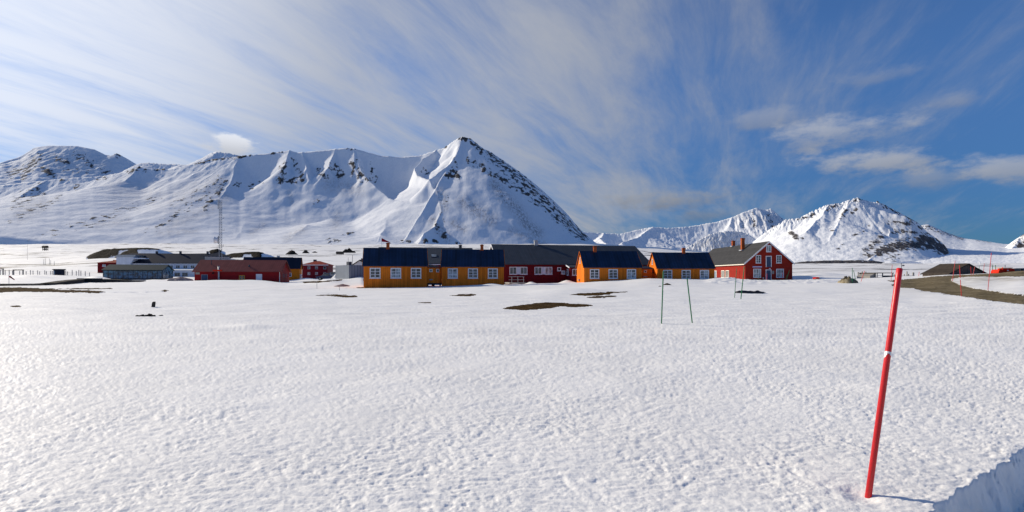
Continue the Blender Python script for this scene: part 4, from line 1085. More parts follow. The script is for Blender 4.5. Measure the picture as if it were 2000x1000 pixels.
# flag on its pole
DF = 96
b0 = W(745, 540, DF)
root = empty('flagpole', b0, 0, 'white flagpole flying a red pennant behind the left orange cottage', 'flagpole')
tp = Z(465, DF)-b0.z
m = MB(); m.tube((0, 0, -1), (0, 0, tp), .05, .03, 8); m.build('pole', M['white'], root, True)
m = MB(); N = 14; L = 1.75
vs = []; fs = []
for i in range(N+1):
    s_ = i/N; x = L*s_; yy = .10*math.sin(s_*7); dzz = -.55*s_-(.25*max(0, s_-.8)*5*.6); hw = .30*(1-s_)**1.3+.045
    for o_ in (-.008, .008):
        vs += [(x+.04, yy+o_, tp-.32+dzz+hw), (x+.04, yy+o_, tp-.32+dzz-hw)]
for i in range(N):
    k = i*4; n_ = k+4
    fs += [(k, n_, n_+1, k+1), (k+2, k+3, n_+3, n_+2), (k, k+2, n_+2, n_), (k+1, n_+1, n_+3, k+3)]
fs += [(0, 1, 3, 2), (N*4, N*4+2, N*4+3, N*4+1)]
m.add(vs, fs); m.build('flag', M['flag_red'], root, True)

# ------------------------------------------------------------------ left plain: fence, shed, windsock, ramp
FD = 140
root = empty('fence', W(0, 535, FD), 0, 'long grey post and wire fence crossing the snow at the far left', 'fence')
ox = root.location.x; oz = root.location.z
posts = [(-40, 527), (-28, 527.5), (-15, 527), (1, 527), (10, 527.5), (18, 527), (24.5, 528.5), (38.5, 529), (51, 529.5), (59.5, 527.5), (64.5, 528.5), (73.5, 528), (77.5, 530), (87.5, 528), (90.5, 529.5), (98.5, 529), (102, 529), (128.6, 528), (132, 530), (141, 527), (149, 529), (154, 527), (158, 528.5), (166.5, 529.5), (175, 532)]
for px, pt in posts:
    X = (px-1000)/1000*FD-ox; g = gz(px, FD)-oz
    m = MB(); m.box(X-.055, X+.055, -.055, .055, g-.5, Z(pt, FD)-oz); m.build('post', M['fence_timber'], root)
m = MB()
for k in (.35, .75):
    for p, q in zip(posts, posts[1:]):
        xa, xb = [(r_[0]-1000)/1000*FD-ox for r_ in (p, q)]
        m.tube((xa, 0, gz(p[0], FD)-oz+k), (xb, 0, gz(q[0], FD)-oz+k), .022, n=4)
m.build('wire', M['steel'], root)
def portal(p0, p1, pyt, D, label):
    zb = gz((p0+p1)/2, D); xa, xb = (p0-1000)/1000*D, (p1-1000)/1000*D
    root = empty('gateway', ((xa+xb)/2, D, zb), 0, label, 'timber frame', 'timber frames by the fence'); h = Z(pyt, D)-zb; hw = (xb-xa)/2
    for s in (-1, 1):
        m = MB(); m.box(s*hw-.11, s*hw+.11, -.11, .11, -.4, h); m.build('post', M['grey_timber'], root)
    m = MB(); m.box(-hw-.15, hw+.15, -.12, .12, h+.003, h+.22); m.build('beam', M['dark_timber'], root)
portal(26.5, 45, 528, 139, 'grey timber goal-like frame at the fence right of the windsock')
portal(-12, 6, 526, 141, 'grey timber goal-like frame cut by the left edge of the photo')
zb = gz(115.5, 138)
root = empty('shed', (W(115.5, 535, 138).x, 138, zb), R(4), 'small blue grey box shed standing by the fence on the left', 'shed')
m = MB(); m.box(-.95, .95, -.7, .7, -.4, 1.42); m.build('wall', M['slate_roof'], root)
m = MB(); m.xprism([(-.95, 1.43), (.95, 1.43), (.7, 1.66), (-.7, 1.66)], -1.15, 1.15); m.build('roof', M['dark_roof'], root)
m = MB(); m.box(-.85, -.55, -.75, -.702, .0, 1.2); m.build('door', M['paledoor'], root)
for i, (p, t_, dd) in enumerate(((85.5, 506, 330), (88.5, 504, 330), (96.5, 505, 320), (99, 508, 320), (106, 510, 310), (53.5, 477, 560))):
    zb = gz(p, dd)
    m = MB(); m.tube((0, 0, -.5), (0, 0, Z(t_, dd)-zb), .11, .07, 6); o = m.build('utility_pole', M['grey_timber']); o.location = ((p-1000)/1000*dd, dd, zb)
    tag(o, ['thin pole leftmost of the short row on the plain above the box shed', 'second thin pole from the left in the short row above the box shed', 'tall middle pole in the short row on the plain above the box shed', 'fourth pole from the left in the short row above the box shed', 'rightmost pole in the short row on the plain above the box shed', 'lone distant pole on the plain left of the stilt hut'][i], 'pole', 'poles on the left plain')
# windsock
DW = 76
zb = gz(17.5, DW)
root = empty('windsock', (W(17.5, 0, DW).x, DW, zb), 0, 'windsock with dark red bands drooping from a thin pole on the left', 'windsock')
h = Z(537, DW)-zb
m = MB(); m.tube((0, 0, -.4), (0, 0, h), .03, n=8); m.build('pole', M['steel'], root)
a0 = Vector((.10, 0, h-.22)); a1 = Vector((.82, 0, h-.72))
for i in range(5):
    p = a0.lerp(a1, i/5); q = a0.lerp(a1, (i+1)/5)
    m = MB(); m.tube(p, q, .125-.014*i, .125-.014*(i+1), 10); m.build('sock_band', M['flag_red' if i % 2 == 0 else 'dark_timber'], root, True)
m = MB(); m.tube((0, 0, h-.22), (.10, 0, h-.22), .02, n=6); m.build('swivel', M['steel'], root)
# timber ramp on legs
prof = [(-260, 555, 558, 64), (-60, 554.6, 557.6, 64), (20, 554.4, 557.2, 64), (62, 554, 557, 65), (78, 553.2, 557, 66), (92, 551.2, 556, 69), (110, 548.6, 555, 74), (130, 546.6, 553.6, 80), (150, 545, 552.4, 89), (200, 545, 552.4, 90), (240, 547.3, 552.2, 91), (262, 547.6, 550.4, 92), (268, 547.8, 549.4, 92)]
root = empty('timber_ramp', W(0, 556, 84), 0, 'dark weathered timber ramp on legs running left from the glass pavilion', 'ramp')
m = MB(); vs = []; fs = []
for px, t_, b_, D in prof:
    for dd in (0, 2.2):
        vs += [W(px, t_, D)+Vector((0, dd, 0))-root.location, W(px, b_, D)+Vector((0, dd, 0))-root.location]
n = len(prof)
for i in range(n-1):
    k = i*4; q = k+4
    fs += [(k, k+1, q+1, q), (k+2, q+2, q+3, k+3), (k, q, q+2, k+2), (k+1, k+3, q+3, q+1)]
fs += [(0, 2, 3, 1), ((n-1)*4, (n-1)*4+1, (n-1)*4+3, (n-1)*4+2)]
m.add(vs, fs); m.build('deck', M['dark_timber'], root)
for px, t_, b_, D in ((117, 553, 559, 86.5), (127, 552.5, 558.5, 87), (140, 552, 558, 87), (162, 550, 556, 88), (168, 550, 556, 88), (173, 550, 556, 88), (182, 550, 555, 88.5), (187, 550, 555, 88.5), (197, 550, 555, 89), (204, 550, 555, 89)):
    m = MB(); m.tube(W(px, t_, D)-root.location, W(px+3, b_, D)-Vector((0, .3, .3))-root.location, .075, n=6); m.build('leg', M['dark_timber'], root)
m = MB(); p0 = W(150, 545, 88.8)-root.location; m.box(p0.x, p0.x+4.4, -.02+p0.y, p0.y+.1, p0.z, p0.z+.14); m.build('rail', M['dark_steel'], root)

# mooring post and stones in the snow
d = solve_d(299, 599.6, 10, 60)
m = MB(); s = 1.0; w_ = .0047*d/2
prof_ = [(-w_, -.25), (w_, -.25), (w_, .0082*d), (w_*.4, .0105*d), (-w_*.3, .0105*d), (-w_, .0088*d)]
m.yprism([(x+.30*max(z, 0), z) for x, z in prof_], -w_, w_)
o = m.build('wooden_post', M['dark_timber'], bevel=.012); o.location = W(298, 599.6, d); tag(o, 'short dark wooden post stump leaning in the open snow', 'post')
def rock(px, py, D, r, label, mat, seed, group=None, squash=.75):
    rng = random.Random(seed); import bmesh
    bm = bmesh.new(); bmesh.ops.create_icosphere(bm, subdivisions=2, radius=1)
    for v in bm.verts:
        k = 1+.28*rng.uniform(-1, 1); v.co = Vector((v.co.x*k*r*rng.uniform(.9, 1.1), v.co.y*k*r, v.co.z*k*r*squash))
    me = bpy.data.meshes.new('rock'); bm.to_mesh(me); bm.free(); me.materials.append(M[mat])
    o = bpy.data.objects.new('rock', me); COL.objects.link(o); o.location = W(px, py, D)+Vector((0, 0, r*squash*.45))
    return tag(o, label, 'rock', group)
d = solve_d(285, 618, 10, 60)
stones = [(267.5, 2.6, 'leftmost small dark stone of the cluster below the leaning stump'), (272, 2.2, 'low dark stone second from the left in the cluster below the stump'), (275.5, 3.0, 'pointed dark stone third from the left in the cluster below the stump'),
          (279, 3.4, 'dark stone just left of the middle of the cluster below the stump'), (284.5, 2.9, 'dark stone left of the biggest one in the cluster below the stump'), (292.5, 5.0, 'biggest rounded brown stone of the cluster below the leaning stump'),
          (297, 2.4, 'small dark stone touching the right of the biggest one below the stump'), (300.5, 2.8, 'rightmost dark stone of the cluster below the leaning stump')]
for i, (px, r_, lb) in enumerate(stones): rock(px, 618.2, d+random.uniform(-.1, .15), r_/1000*d*1.05, lb, 'dark_stone', 40+i, 'dark stones poking through the snow')
rock(315, 616.6, d+.2, .0036*d, 'flat pale stone half buried right of the dark stone cluster', 'rubble', 60, None, .3)
for i, (px, dz_, r_) in enumerate(((906, 0, .16), (900, 0, .1))):
    pass
# small stick in the snow near the left cottages
for i, (px, yt, yb) in enumerate(((619, 549.5, 564), (663, 560, 567))):
    d = solve_d(px, yb, 30, 62)
    m = MB(); m.tube((0, 0, -.3), (0, 0, (yb-yt)/1000*d), .022, n=6); o = m.build('marker_stick', M['grey_timber']); o.location = W(px, yb, d)
    tag(o, ['thin grey stick in the snow left of the pinkish gravel heap', 'short grey stick in front of the pinkish gravel heap'][i], 'stick')

# black tarpaulin bundle, earth hump, rubble
d = solve_d(1465, 572.5, 20, 60)
rootp = W(1464, 572.6, d)
m = MB(); N = 22; na = 10; vs = []; fs = []
for i in range(N+1):
    s_ = i/N; x = (-26+58*s_)/1000*d
    r_ = (.0028 if s_ < .08 else .0028+.0008*math.sin(s_*9)+.0012*math.sin(math.pi*s_))*d*(1 if s_ < .75 else max(.06, (1-s_)/.25))
    for j in range(na):
        t = 2*math.pi*j/na; k = 1+.12*math.sin(3*t+i)
        vs.append((x, math.cos(t)*r_*1.6*k, .004*d*.28+math.sin(t)*r_*k+.02*math.sin(i*1.3)))
for i in range(N):
    for j in range(na): fs.append((i*na+j, i*na+(j+1) % na, (i+1)*na+(j+1) % na, (i+1)*na+j))
fs += [tuple(range(na)), tuple(range(N*na, N*na+na))]
m.add(vs, fs); o = m.build('tarpaulin_bundle', M['tarp'], None, True); o.location = rootp; tag(o, 'long black tarpaulin bundle lying on the snow behind the green poles', 'bundle')
heap('earth_hump', 1303, 556.6, solve_d(1303, 556.5, 40, 66), 15, 3.6, 'soil', 'small brown earth hump in the snow near the two green poles', 'earth hump', 21)
heap('earth_hump', 1289, 559.6, solve_d(1289, 559.5, 40, 66), 7, 1.4, 'soil', 'tiny flat brown hump left of the bigger earth hump', 'earth hump', 22)
d = 62
heap('rubble_heap', 1656, 549.5, d, 40, 6.8, 'pale_rubble', 'pale rubble heap in the snow beside the pair of green poles', 'rubble heap', 31, 2.2, .55, .7)
# red sled near the gabled house
d = 88
root = empty('cargo_sled', (W(1594, 548, d).x, d, gz(1594, d)+.02), R(8), 'bright red cargo sled on the snow right of the gabled house', 'sled')
m = MB(); m.yprism([(-.36, .12), (.36, .12), (.42, .34), (.1, .40), (-.40, .30)], -.35, .35); m.build('tub', M['vivid_red'], root, bevel=.03)
for s in (-.25, .25):
    m = MB(); m.box(-.45, .75, s-.03, s+.03, .0, .10); m.build('runner', M['straw'], root)

# ------------------------------------------------------------------ poles
def snow_pole(name, pb, yb, pt, yt, r, mat, label, group, D=None, Dt=None, band=None, cat='snow pole'):
    D = D or solve_d(pb, yb, 8, 130); Dt = Dt or D
    p0 = W(pb, yb, D); p1 = W(pt, yt, Dt)-p0
    root = empty(name, p0, 0, label, cat, group)
    m = MB(); u = p1.normalized(); m.tube(-u*.4, p1, r, n=16); m.build('shaft', M[mat], root, True) if False else m.build('shaft', M[mat], root)
    if band:
        m = MB(); m.tube(p1*band[0], p1*band[1], r*1.04, n=16); m.build('reflective_band', M['tape'], root)
    return root, p0, p1
# the near red pole
D = solve_d(1695, 971, 3, 8)
Dt = D*1.085
p0 = W(1695.5, 972, D); p1 = W(1757, 524.5, Dt)-p0
root = empty('snow_pole', p0, 0, 'big red plastic snow pole leaning right in the foreground with torn silver tape', 'snow pole')
u = p1.normalized(); L = p1.length; rr = .0225
def ring_tube(mb, rings, n=28):
    a_ = u.orthogonal().normalized(); b_ = u.cross(a_); vs = []; fs = []
    for s_, r_ in rings:
        for i in range(n): t = 2*math.pi*i/n; vs.append(u*s_+a_*(math.cos(t)*r_)+b_*(math.sin(t)*r_))
    for j in range(len(rings)-1):
        for i in range(n): fs.append((j*n+i, j*n+(i+1) % n, (j+1)*n+(i+1) % n, (j+1)*n+i))
    fs += [tuple(range(n)), tuple(range((len(rings)-1)*n, len(rings)*n))]
    mb.add(vs, fs)
m = MB(); ring_tube(m, [(-.4, rr), (L*.955, rr), (L*.957, rr*.985), (L*.960, rr), (L-.004, rr), (L, rr*.9)]); o = m.build('shaft', M['pole_red'], root, True)
for e in o.data.edges: pass
o.data.polygons[-1].use_smooth = False; o.data.polygons[-2].use_smooth = False
# torn tape: a shell whose lower edge is ragged, longer on the left
cam_dir = Vector((-p0.x, -p0.y, 0)).normalized(); right = Vector((0, 0, 1)).cross(cam_dir).normalized()
right = (right-u*right.dot(u)).normalized(); fwd = u.cross(right).normalized()
if fwd.dot(cam_dir) < 0: fwd = -fwd
zt = L*.617; n = 64; vs = []; fs = []
for i in range(n+1):
    ang = -math.pi+2*math.pi*i/n           # 0 faces the camera, -pi/2 the left
    x = math.sin(ang)
    if math.cos(ang) > -.2:
        low = .022+.050*max(0, -x-.05)**.8 if x < -.1 else (.022 if x < .62 else .034)
        if -.62 < x < -.05: low = .034+.05*max(0, -x-.3)
        if -.1 < x < .12: low = .017
    else: low = .05
    for r_ in (rr*1.025, rr*1.055):
        for zz in (zt, zt-low*.85):
            vs.append(u*zz+(right*math.sin(ang)+fwd*math.cos(ang))*r_)
for i in range(n):
    k = i*4; q = k+4
    fs += [(k+2, k+3, q+3, q+2), (k, q, q+1, k+1), (k, k+2, q+2, q), (k+1, q+1, q+3, k+3)]
m = MB(); m.add(vs, fs); m.build('reflective_band', M['tape'], root)

GRP = 'red snow poles along the road'; GRG = 'green marker poles in the snow'
gp = .021
snow_pole('marker_pole', 1292, 631.5, 1295.5, 530, gp, 'pole_green', 'tall upright green marker pole, left of the near pair before the cottages', GRG, cat='marker pole')
snow_pole('marker_pole', 1352, 630.5, 1342, 543.5, gp, 'pole_green', 'green marker pole leaning left, right of the near pair before the cottages', GRG, cat='marker pole')
snow_pole('marker_pole', 1434.7, 581.5, 1438.8, 523.5, gp, 'pole_green', 'thin green marker pole at the left end of the black bundle', GRG, cat='marker pole')
snow_pole('marker_pole', 1447, 584, 1453.8, 520.5, .030, 'pole_green', 'thick green marker pole leaning right across the black bundle', GRG, cat='marker pole')
snow_pole('marker_pole', 1535.8, 547.8, 1541.8, 527.5, .045, 'pole_green', 'green pole leaning on the front of the red gabled house, upper of two', GRG, D=97, cat='marker pole')
snow_pole('marker_pole', 1533.2, 547.8, 1538, 536, .03, 'pole_green', 'shorter green pole beside the one leaning on the red gabled house', GRG, D=97.5, cat='marker pole')
snow_pole('marker_pole', 1481, 544.0, 1486, 538.5, .03, 'pole_green', 'green pole stub below the left ground floor window of the gabled house', GRG, D=97.5, cat='marker pole')
snow_pole('marker_pole', 1664.8, 553.5, 1664.6, 523, .03, 'pole_green', 'upright green marker pole in front of the rubble heap', GRG, cat='marker pole')
snow_pole('marker_pole', 1672.4, 552, 1667, 528, .03, 'pole_green', 'green marker pole leaning left in front of the rubble heap', GRG, cat='marker pole')
snow_pole('snow_pole', 1497.4, 547.5, 1498, 534.5, .035, 'pole_red', 'slim red pole standing by the ground floor door of the gabled house', GRP, D=97.5)
snow_pole('snow_pole', 1528, 547.6, 1528.6, 533, .035, 'pole_red', 'slim red pole by the right ground floor window of the gabled house', GRP, D=97.5)
snow_pole('snow_pole', 1682, 548.5, 1688.6, 529, .03, 'pole_red', 'red snow pole leaning right between the rubble heap and the timber shelter', GRP, D=66)
snow_pole('snow_pole', 1740.6, 543.6, 1742.7, 517, 0.022, 'pole_red', 'thin red snow pole in front of the low timber shelter', GRP, D=66)
snow_pole('snow_pole', 1860.3, 548.8, 1865.6, 509, 0.023, 'pole_red', 'red snow pole leaning right at the tip of the snow patch by the road', GRP)
snow_pole('snow_pole', 1877.8, 578, 1874, 517.5, 0.020, 'pole_red', 'red snow pole with a pale band at the near edge of the dirt road', GRP, band=(.53, .575))
snow_pole('snow_pole', 1929.6, 566.8, 1936.3, 494, 0.020, 'pole_red', 'tallest red snow pole on the snow patch beyond the dirt road', GRP)
snow_pole('snow_pole', 1933.2, 533.5, 1933.8, 518, .035, 'pole_red', 'short red pole just behind the tallest road pole', GRP, D=70)
snow_pole('snow_pole', 1896.7, 534.6, 1896, 521, 0.023, 'pole_red', 'upright red pole before the gable of the dark timber hut', GRP, D=68)
snow_pole('snow_pole', 1901, 534.4, 1904, 520.6, 0.023, 'pole_red', 'red pole leaning right before the gable of the dark timber hut', GRP, D=68)
snow_pole('snow_pole', 1920.6, 532, 1922.7, 514.7, 0.023, 'pole_red', 'thin red pole at the right eave of the dark timber hut', GRP, D=80)
snow_pole('snow_pole', 1794, 541, 1795.5, 531, .03, 'pole_red', 'small distant red pole left of the dark timber hut', GRP, D=88)
snow_pole('marker_pole', 1912.3, 533, 1912.6, 520, .03, 'pole_green', 'thin green pole on the right roof slope side of the timber hut', GRG, D=90, cat='marker pole')
snow_pole('marker_pole', 1938.4, 531.5, 1938.6, 518, .04, 'pole_green', 'left one of the distant green poles beside the red machinery', GRG, D=82, cat='marker pole')
snow_pole('marker_pole', 1944.6, 530, 1944.4, 517.5, .04, 'pole_green', 'right one of the distant green poles beside the red machinery', GRG, D=82, cat='marker pole')

# ------------------------------------------------------------------ right: hut, shelter, fence, machinery
# dark timber hut, ridge runs back to the left
f = Vector((W(1852, 0, 80).x, 80)); g = Vector((W(1926, 0, 83).x, 83))   # front gable corners
wv = (g-f); gw = wv.length; ang = math.atan2(wv.y, wv.x)
zb = Z(537.5, 80); he = Z(535.2, 80)-zb; hr = Z(516.0, 81.5)-zb-he
F = gable_house('timber_hut', (g.x, g.y, zb), ang+math.pi/2, 3.7, gw, he, hr, 'timber', 'hut_roof', 'low dark timber hut with a broad grey gable roof beyond the dirt road', 'hut', None, hb=1.2, ov=.15, ove=.2, trim='dark_timber', th=.12)
# open timber shelter
a, w, rz = span(1712, 92, 1743.5, 94)
zb = gz(1728, 93)-.1
root = empty('shelter', (a.x, a.y, zb), rz, 'low open timber shelter with a flat dark roof at the edge of the snow', 'shelter')
h = Z(533.6, 92)-zb
m = MB(); m.box(-.1, w+.1, -.15, 3.2, h, h+.12); m.build('roof', M['dark_timber'], root)
m = MB(); m.box(0, w, 2.9, 3.0, -.3, h-.003); m.build('back_wall', M['timber'], root)
m = MB(); m.box(w*.38, w, .0, .1, -.3, h*.45); m.build('front_wall', M['slate_roof'], root)
for x in (0, w*.33, w-.14):
    m = MB(); m.box(x, x+.14, -.12, -.003, -.3, h-.004); m.build('post', M['grey_timber'], root)
m = MB(); m.box(.0, w, -.16, -.123, h*.42, h*.50); m.build('rail', M['grey_timber'], root)
m = MB(); m.yprism([(-1.4, -.3), (-.02, -.3), (-.02, h-.05), (-1.4, h*.4)], .3, 2.6); m.build('snow_ramp', M['grey_timber'], root)
# fence posts right
root = empty('fence', W(1700, 540, 95), 0, 'straggling grey fence posts crossing the snow beyond the dirt road', 'fence')
for px, t_, D in ((1676, 531, 105), (1684, 530, 105), (1691, 530.5, 105), (1694, 533, 105), (1747, 536, 98), (1766, 535.5, 98), (1771.3, 530, 98), (1774.5, 535, 98), (1783.8, 532, 98)):
    m = MB(); p = W(px, t_, D)-root.location; g_ = gz(px, D)-root.location.z; r_ = .14 if px == 1783.8 else .07
    m.box(p.x-r_, p.x+r_, p.y-.07, p.y+.07, g_-.4, p.z); m.build('post', M['grey_timber'], root)
m = MB(); m.tube(W(1744, 539, 98)-root.location, W(1788, 538, 98)-root.location, .03, n=4); m.tube(W(1676, 533.5, 105)-root.location, W(1694, 534, 105)-root.location, .03, n=4); m.build('wire', M['steel'], root)
# distant weather mast
zb = gz(1760.6, 240)
root = empty('weather_mast', (W(1760.6, 0, 240).x, 240, zb), 0, 'thin dark weather mast with side arms above the top of the big red pole', 'mast')
h = Z(514, 240)-zb
m = MB(); m.tube((0, 0, -.5), (0, 0, h), .12, n=6); m.build('pole', M['dark_steel'], root)
m = MB(); m.tube((0, 0, h*.62), (1.3, 0, h*.62), .12, n=6); m.box(.5, 1.3, -.2, .2, h*.58, h*.75); m.build('arm', M['dark_steel'], root)
# red machinery behind the bank
zb = Z(530.5, 70)
root = empty('snow_plough', (W(1958, 0, 72).x, 72, zb), R(5), 'bright red snow plough machinery parked behind the brown bank', 'snow plough')
m = MB(); m.yprism([(-1.15, .0), (-1.0, .30), (0, .34), (0, -.3), (-1.15, -.3)], -.5, .6); m.yprism([(.02, -.3), (.02, .46), (.55, .50), (1.0, .40), (1.15, .1), (1.15, -.3)], -.7, .7); m.box(-.55, -.45, -.5, -.4, .30, .62); m.build('body', M['vivid_red'], root, bevel=.03)
m = MB(); m.box(-.5, .9, -.6, .6, .52, .58); m.build('deck', M['straw'], root)
m = MB(); m.tube((.4, 0, .66), (.4, 0, .95), .04, n=6); m.build('exhaust', M['dark_steel'], root)
m = MB(); m.box(-.1, .1, -.74, -.705, .1, .25); m.build('headlight', M['white'], root)
o = MB()
for i in range(4): o.box(-.45+i*.25, -.28+i*.25, -.4, .4, 0, .34)
o.box(-.5, .55, -.45, .45, .345, .42)
o = o.build('pallet', M['grey_timber']); o.location = (W(1982, 0, 72).x, 72, Z(530.0, 72)); tag(o, 'grey wooden pallet between the red plough and the blue crate', 'pallet')
o = MB(); o.box(-.5, .6, -.5, .5, -.2, .38); o = o.build('crate', M['blue_paint'], None, bevel=.03); o.location = (W(1998, 0, 72).x, 72, Z(529.0, 72)); tag(o, 'blue crate at the right edge of the photo on the brown bank', 'crate')
# white radome far off
import bmesh as _bm
b_ = _bm.new(); _bm.ops.create_uvsphere(b_, u_segments=16, v_segments=10, radius=1.1)
me = bpy.data.meshes.new('radome'); b_.to_mesh(me); b_.free(); me.materials.append(M['white'])
o = bpy.data.objects.new('radome', me); COL.objects.link(o); o.location = (W(1913.7, 0, 900).x, 900, Z(513.8, 900)); tag(o, 'tiny white radome ball far off on the plain above the timber hut', 'radome')
m = MB(); m.tube((0, 0, -4), (0, 0, -.9), .5, n=8); m.build('mount', M['white'], o)

# ------------------------------------------------------------------ light, sky, camera
SUN_AZ, SUN_EL = R(-62), R(25)     # azimuth from the view direction (+Y), negative = left
sd = Vector((math.sin(SUN_AZ)*math.cos(SUN_EL), math.cos(SUN_AZ)*math.cos(SUN_EL), math.sin(SUN_EL)))
L = bpy.data.lights.new('sun', 'SUN'); L.energy = 4.95; L.angle = R(.53); L.color = (1, .895, .73)
lo = bpy.data.objects.new('sun', L); COL.objects.link(lo); lo.rotation_euler = sd.to_track_quat('Z', 'Y').to_euler(); lo.location = (-60, 20, 60)

w = bpy.data.worlds.new('World'); scene.world = w; w.use_nodes = True
nt = NT(w.node_tree); bg = w.node_tree.nodes['Background']
sky = nt.new('ShaderNodeTexSky', sky_type='NISHITA'); sky.sun_disc = False; sky.sun_elevation = SUN_EL; sky.sun_rotation = SUN_AZ
sky.altitude = 200; sky.air_density = 1.0; sky.dust_density = .3; sky.ozone_density = 2.2
STR = .085
co = nt.new('ShaderNodeTexCoord').outputs['Generated']
x, y, z = nt.sep(co)
zc = nt.math('MAXIMUM', z, 0.0)
den = nt.math('ADD', zc, .10)
u_ = nt.math('DIVIDE', x, den); v_ = nt.math('DIVIDE', y, den)
ca, sa = math.cos(R(24)), math.sin(R(24))
al = nt.math('ADD', nt.math('MULTIPLY', u_, sa), nt.math('MULTIPLY', v_, ca))
ac = nt.math('SUBTRACT', nt.math('MULTIPLY', u_, ca), nt.math('MULTIPLY', v_, sa))
az = nt.math('ARCTAN2', x, y)
wv_ = nt.noise(nt.xyz(nt.math('MULTIPLY', ac, .55), nt.math('MULTIPLY', al, .22)), 1.0, 3, .5)
acw = nt.math('ADD', ac, nt.math('MULTIPLY', nt.math('SUBTRACT', wv_, .5), .75))
c1 = nt.noise(nt.xyz(nt.math('MULTIPLY', acw, 1.5), nt.math('MULTIPLY', al, .22)), 1.0, 8, .60, .4)
c2 = nt.noise(nt.xyz(nt.math('MULTIPLY', acw, 4.6), nt.math('MULTIPLY', al, .95), 3.0), 1.0, 9, .66, .35)
c3 = nt.noise(nt.xyz(nt.math('MULTIPLY', ac, .50), nt.math('MULTIPLY', al, .55), 7.0), 1.0, 4, .5)
cov = nt.math('ADD', nt.mr(az, -.9, .1, .16, 0, False), nt.mr(az, .10, .84, .745, .50, False))       # veil thick on the left, thin on the right
s_ = nt.math('ADD', nt.math('ADD', nt.math('MULTIPLY', c1, .55), nt.math('MULTIPLY', c2, .66)), nt.math('MULTIPLY', c3, .45))
gap = nt.math('MULTIPLY', nt.mr(az, -.50, -.95), nt.mr(nt.math('ADD', z, nt.math('MULTIPLY', az, .05)), .20, .13))
veil = nt.mr(nt.math('SUBTRACT', nt.math('ADD', s_, nt.math('SUBTRACT', cov, .70)), nt.math('MULTIPLY', gap, .20)), .60, 1.14)
veil = nt.math('MULTIPLY', veil, nt.math('MULTIPLY', nt.mr(az, -2.3, -1.3), nt.mr(z, .95, .45)))
# glow of the veil towards the sun
dt = nt.math('ADD', nt.math('ADD', nt.math('MULTIPLY', x, sd.x), nt.math('MULTIPLY', y, sd.y)), nt.math('MULTIPLY', z, sd.z))
glow = nt.mr(dt, .20, .80)
glow2 = nt.mr(dt, .74, 1.0)
cloud_b = nt.math('ADD', nt.math('ADD', .40, nt.math('MULTIPLY', glow, .12)), nt.math('MULTIPLY', glow2, .46))
ccol = nt.mix(1.0, (.93, .97, 1.06, 1), nt.xyz(cloud_b, cloud_b, cloud_b), 'MULTIPLY')
skyc = nt.mix(1.0, sky.outputs[0], (STR*.60, STR*.92, STR*1.36, 1), 'MULTIPLY')
hf = nt.mr(z, -.02, .40, 0, 1.0)
skyc = nt.mix(1.0, skyc, nt.mix(hf, (.26, .42, .56, 1), (1.0, 1.0, 1.0, 1)), 'MULTIPLY')
out = nt.mix(nt.math('MULTIPLY', veil, .86), skyc, ccol)
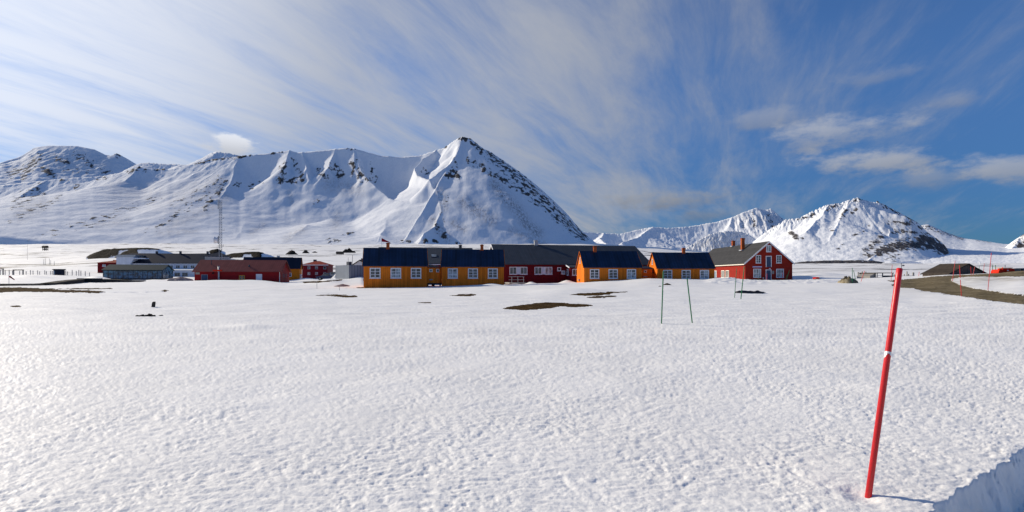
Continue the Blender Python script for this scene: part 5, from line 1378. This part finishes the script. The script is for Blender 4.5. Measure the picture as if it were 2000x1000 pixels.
# low cumulus banks: azimuth, elevation, half sizes, strength
el = nt.math('ARCTANGENT', nt.math('DIVIDE', z, nt.math('SQRT', nt.math('ADD', nt.math('MULTIPLY', x, x), nt.math('MULTIPLY', y, y)))))
cn = nt.noise(nt.xyz(nt.math('MULTIPLY', az, 7), nt.math('MULTIPLY', el, 16)), 1.0, 6, .6)
cn2 = nt.noise(nt.xyz(nt.math('MULTIPLY', az, 26), nt.math('MULTIPLY', el, 50)), 1.0, 5, .6)
def bank(out, px, py, rx, ry, st, bright, rough=1.0, soft=1.1):
    t = (px-1000)/1000; a0 = math.atan(t); e0 = math.atan((HZ-py)/1000/math.sqrt(1+t*t))
    k = math.sqrt(1+t*t)
    ax_, ay_ = rx/1000/(k*k), ry/1000/k
    dx = nt.math('DIVIDE', nt.math('SUBTRACT', az, a0), ax_); dy = nt.math('DIVIDE', nt.math('SUBTRACT', el, e0), ay_)
    r2 = nt.math('ADD', nt.math('MULTIPLY', dx, dx), nt.math('MULTIPLY', dy, dy))
    f = nt.math('SUBTRACT', 1.15, nt.math('SQRT', r2))
    f = nt.math('ADD', f, nt.math('ADD', nt.math('MULTIPLY', nt.math('SUBTRACT', cn, .5), 2.6*rough), nt.math('MULTIPLY', nt.math('SUBTRACT', cn2, .5), 1.3*rough)))
    f = nt.math('MULTIPLY', nt.mr(f, .0, soft), st)
    sh = nt.mr(dy, -1.0, .8, .72, 1.08)
    b_ = nt.math('MULTIPLY', sh, bright)
    return nt.mix(f, out, nt.mix(1.0, (.94, .97, 1.05, 1), nt.xyz(b_, b_, b_), 'MULTIPLY'))
out = bank(out, 1690, 320, 125, 32, .75, .46, 1.25)
out = bank(out, 1490, 235, 90, 22, .40, .42)
out = bank(out, 1720, 150, 110, 22, .25, .40, 1.3)
out = bank(out, 1870, 195, 60, 18, .28, .40, 1.3)
out = bank(out, 1640, 258, 135, 30, .60, .50, 1.3)
out = bank(out, 1800, 352, 140, 24, .45, .38)
out = bank(out, 1970, 325, 110, 36, .65, .48, 1.3)
out = bank(out, 1320, 388, 130, 24, .75, .33, 1.2)
out = bank(out, 1390, 420, 70, 16, .40, .26)
out = bank(out, 455, 280, 46, 24, .92, .80, 1.25, .6)
# below the horizon: snow-lit ground tone
out = nt.mix(nt.mr(z, -.02, 0.0), (.45, .47, .5, 1), out)
nt.l.new(out, bg.inputs['Color']); bg.inputs['Strength'].default_value = 1.0

cam = bpy.data.cameras.new('camera'); co_ = bpy.data.objects.new('camera', cam); COL.objects.link(co_)
cam.sensor_width = 36; cam.lens = 18; cam.shift_y = .02; cam.clip_start = .05; cam.clip_end = 120000
co_.location = (0, 0, EYE); co_.rotation_euler = (R(90), 0, 0)
scene.camera = co_
scene.view_settings.view_transform = 'Standard'; scene.view_settings.look = 'None'
scene.view_settings.exposure = 0.0; scene.view_settings.gamma = 1
scene.cycles.max_bounces = 6
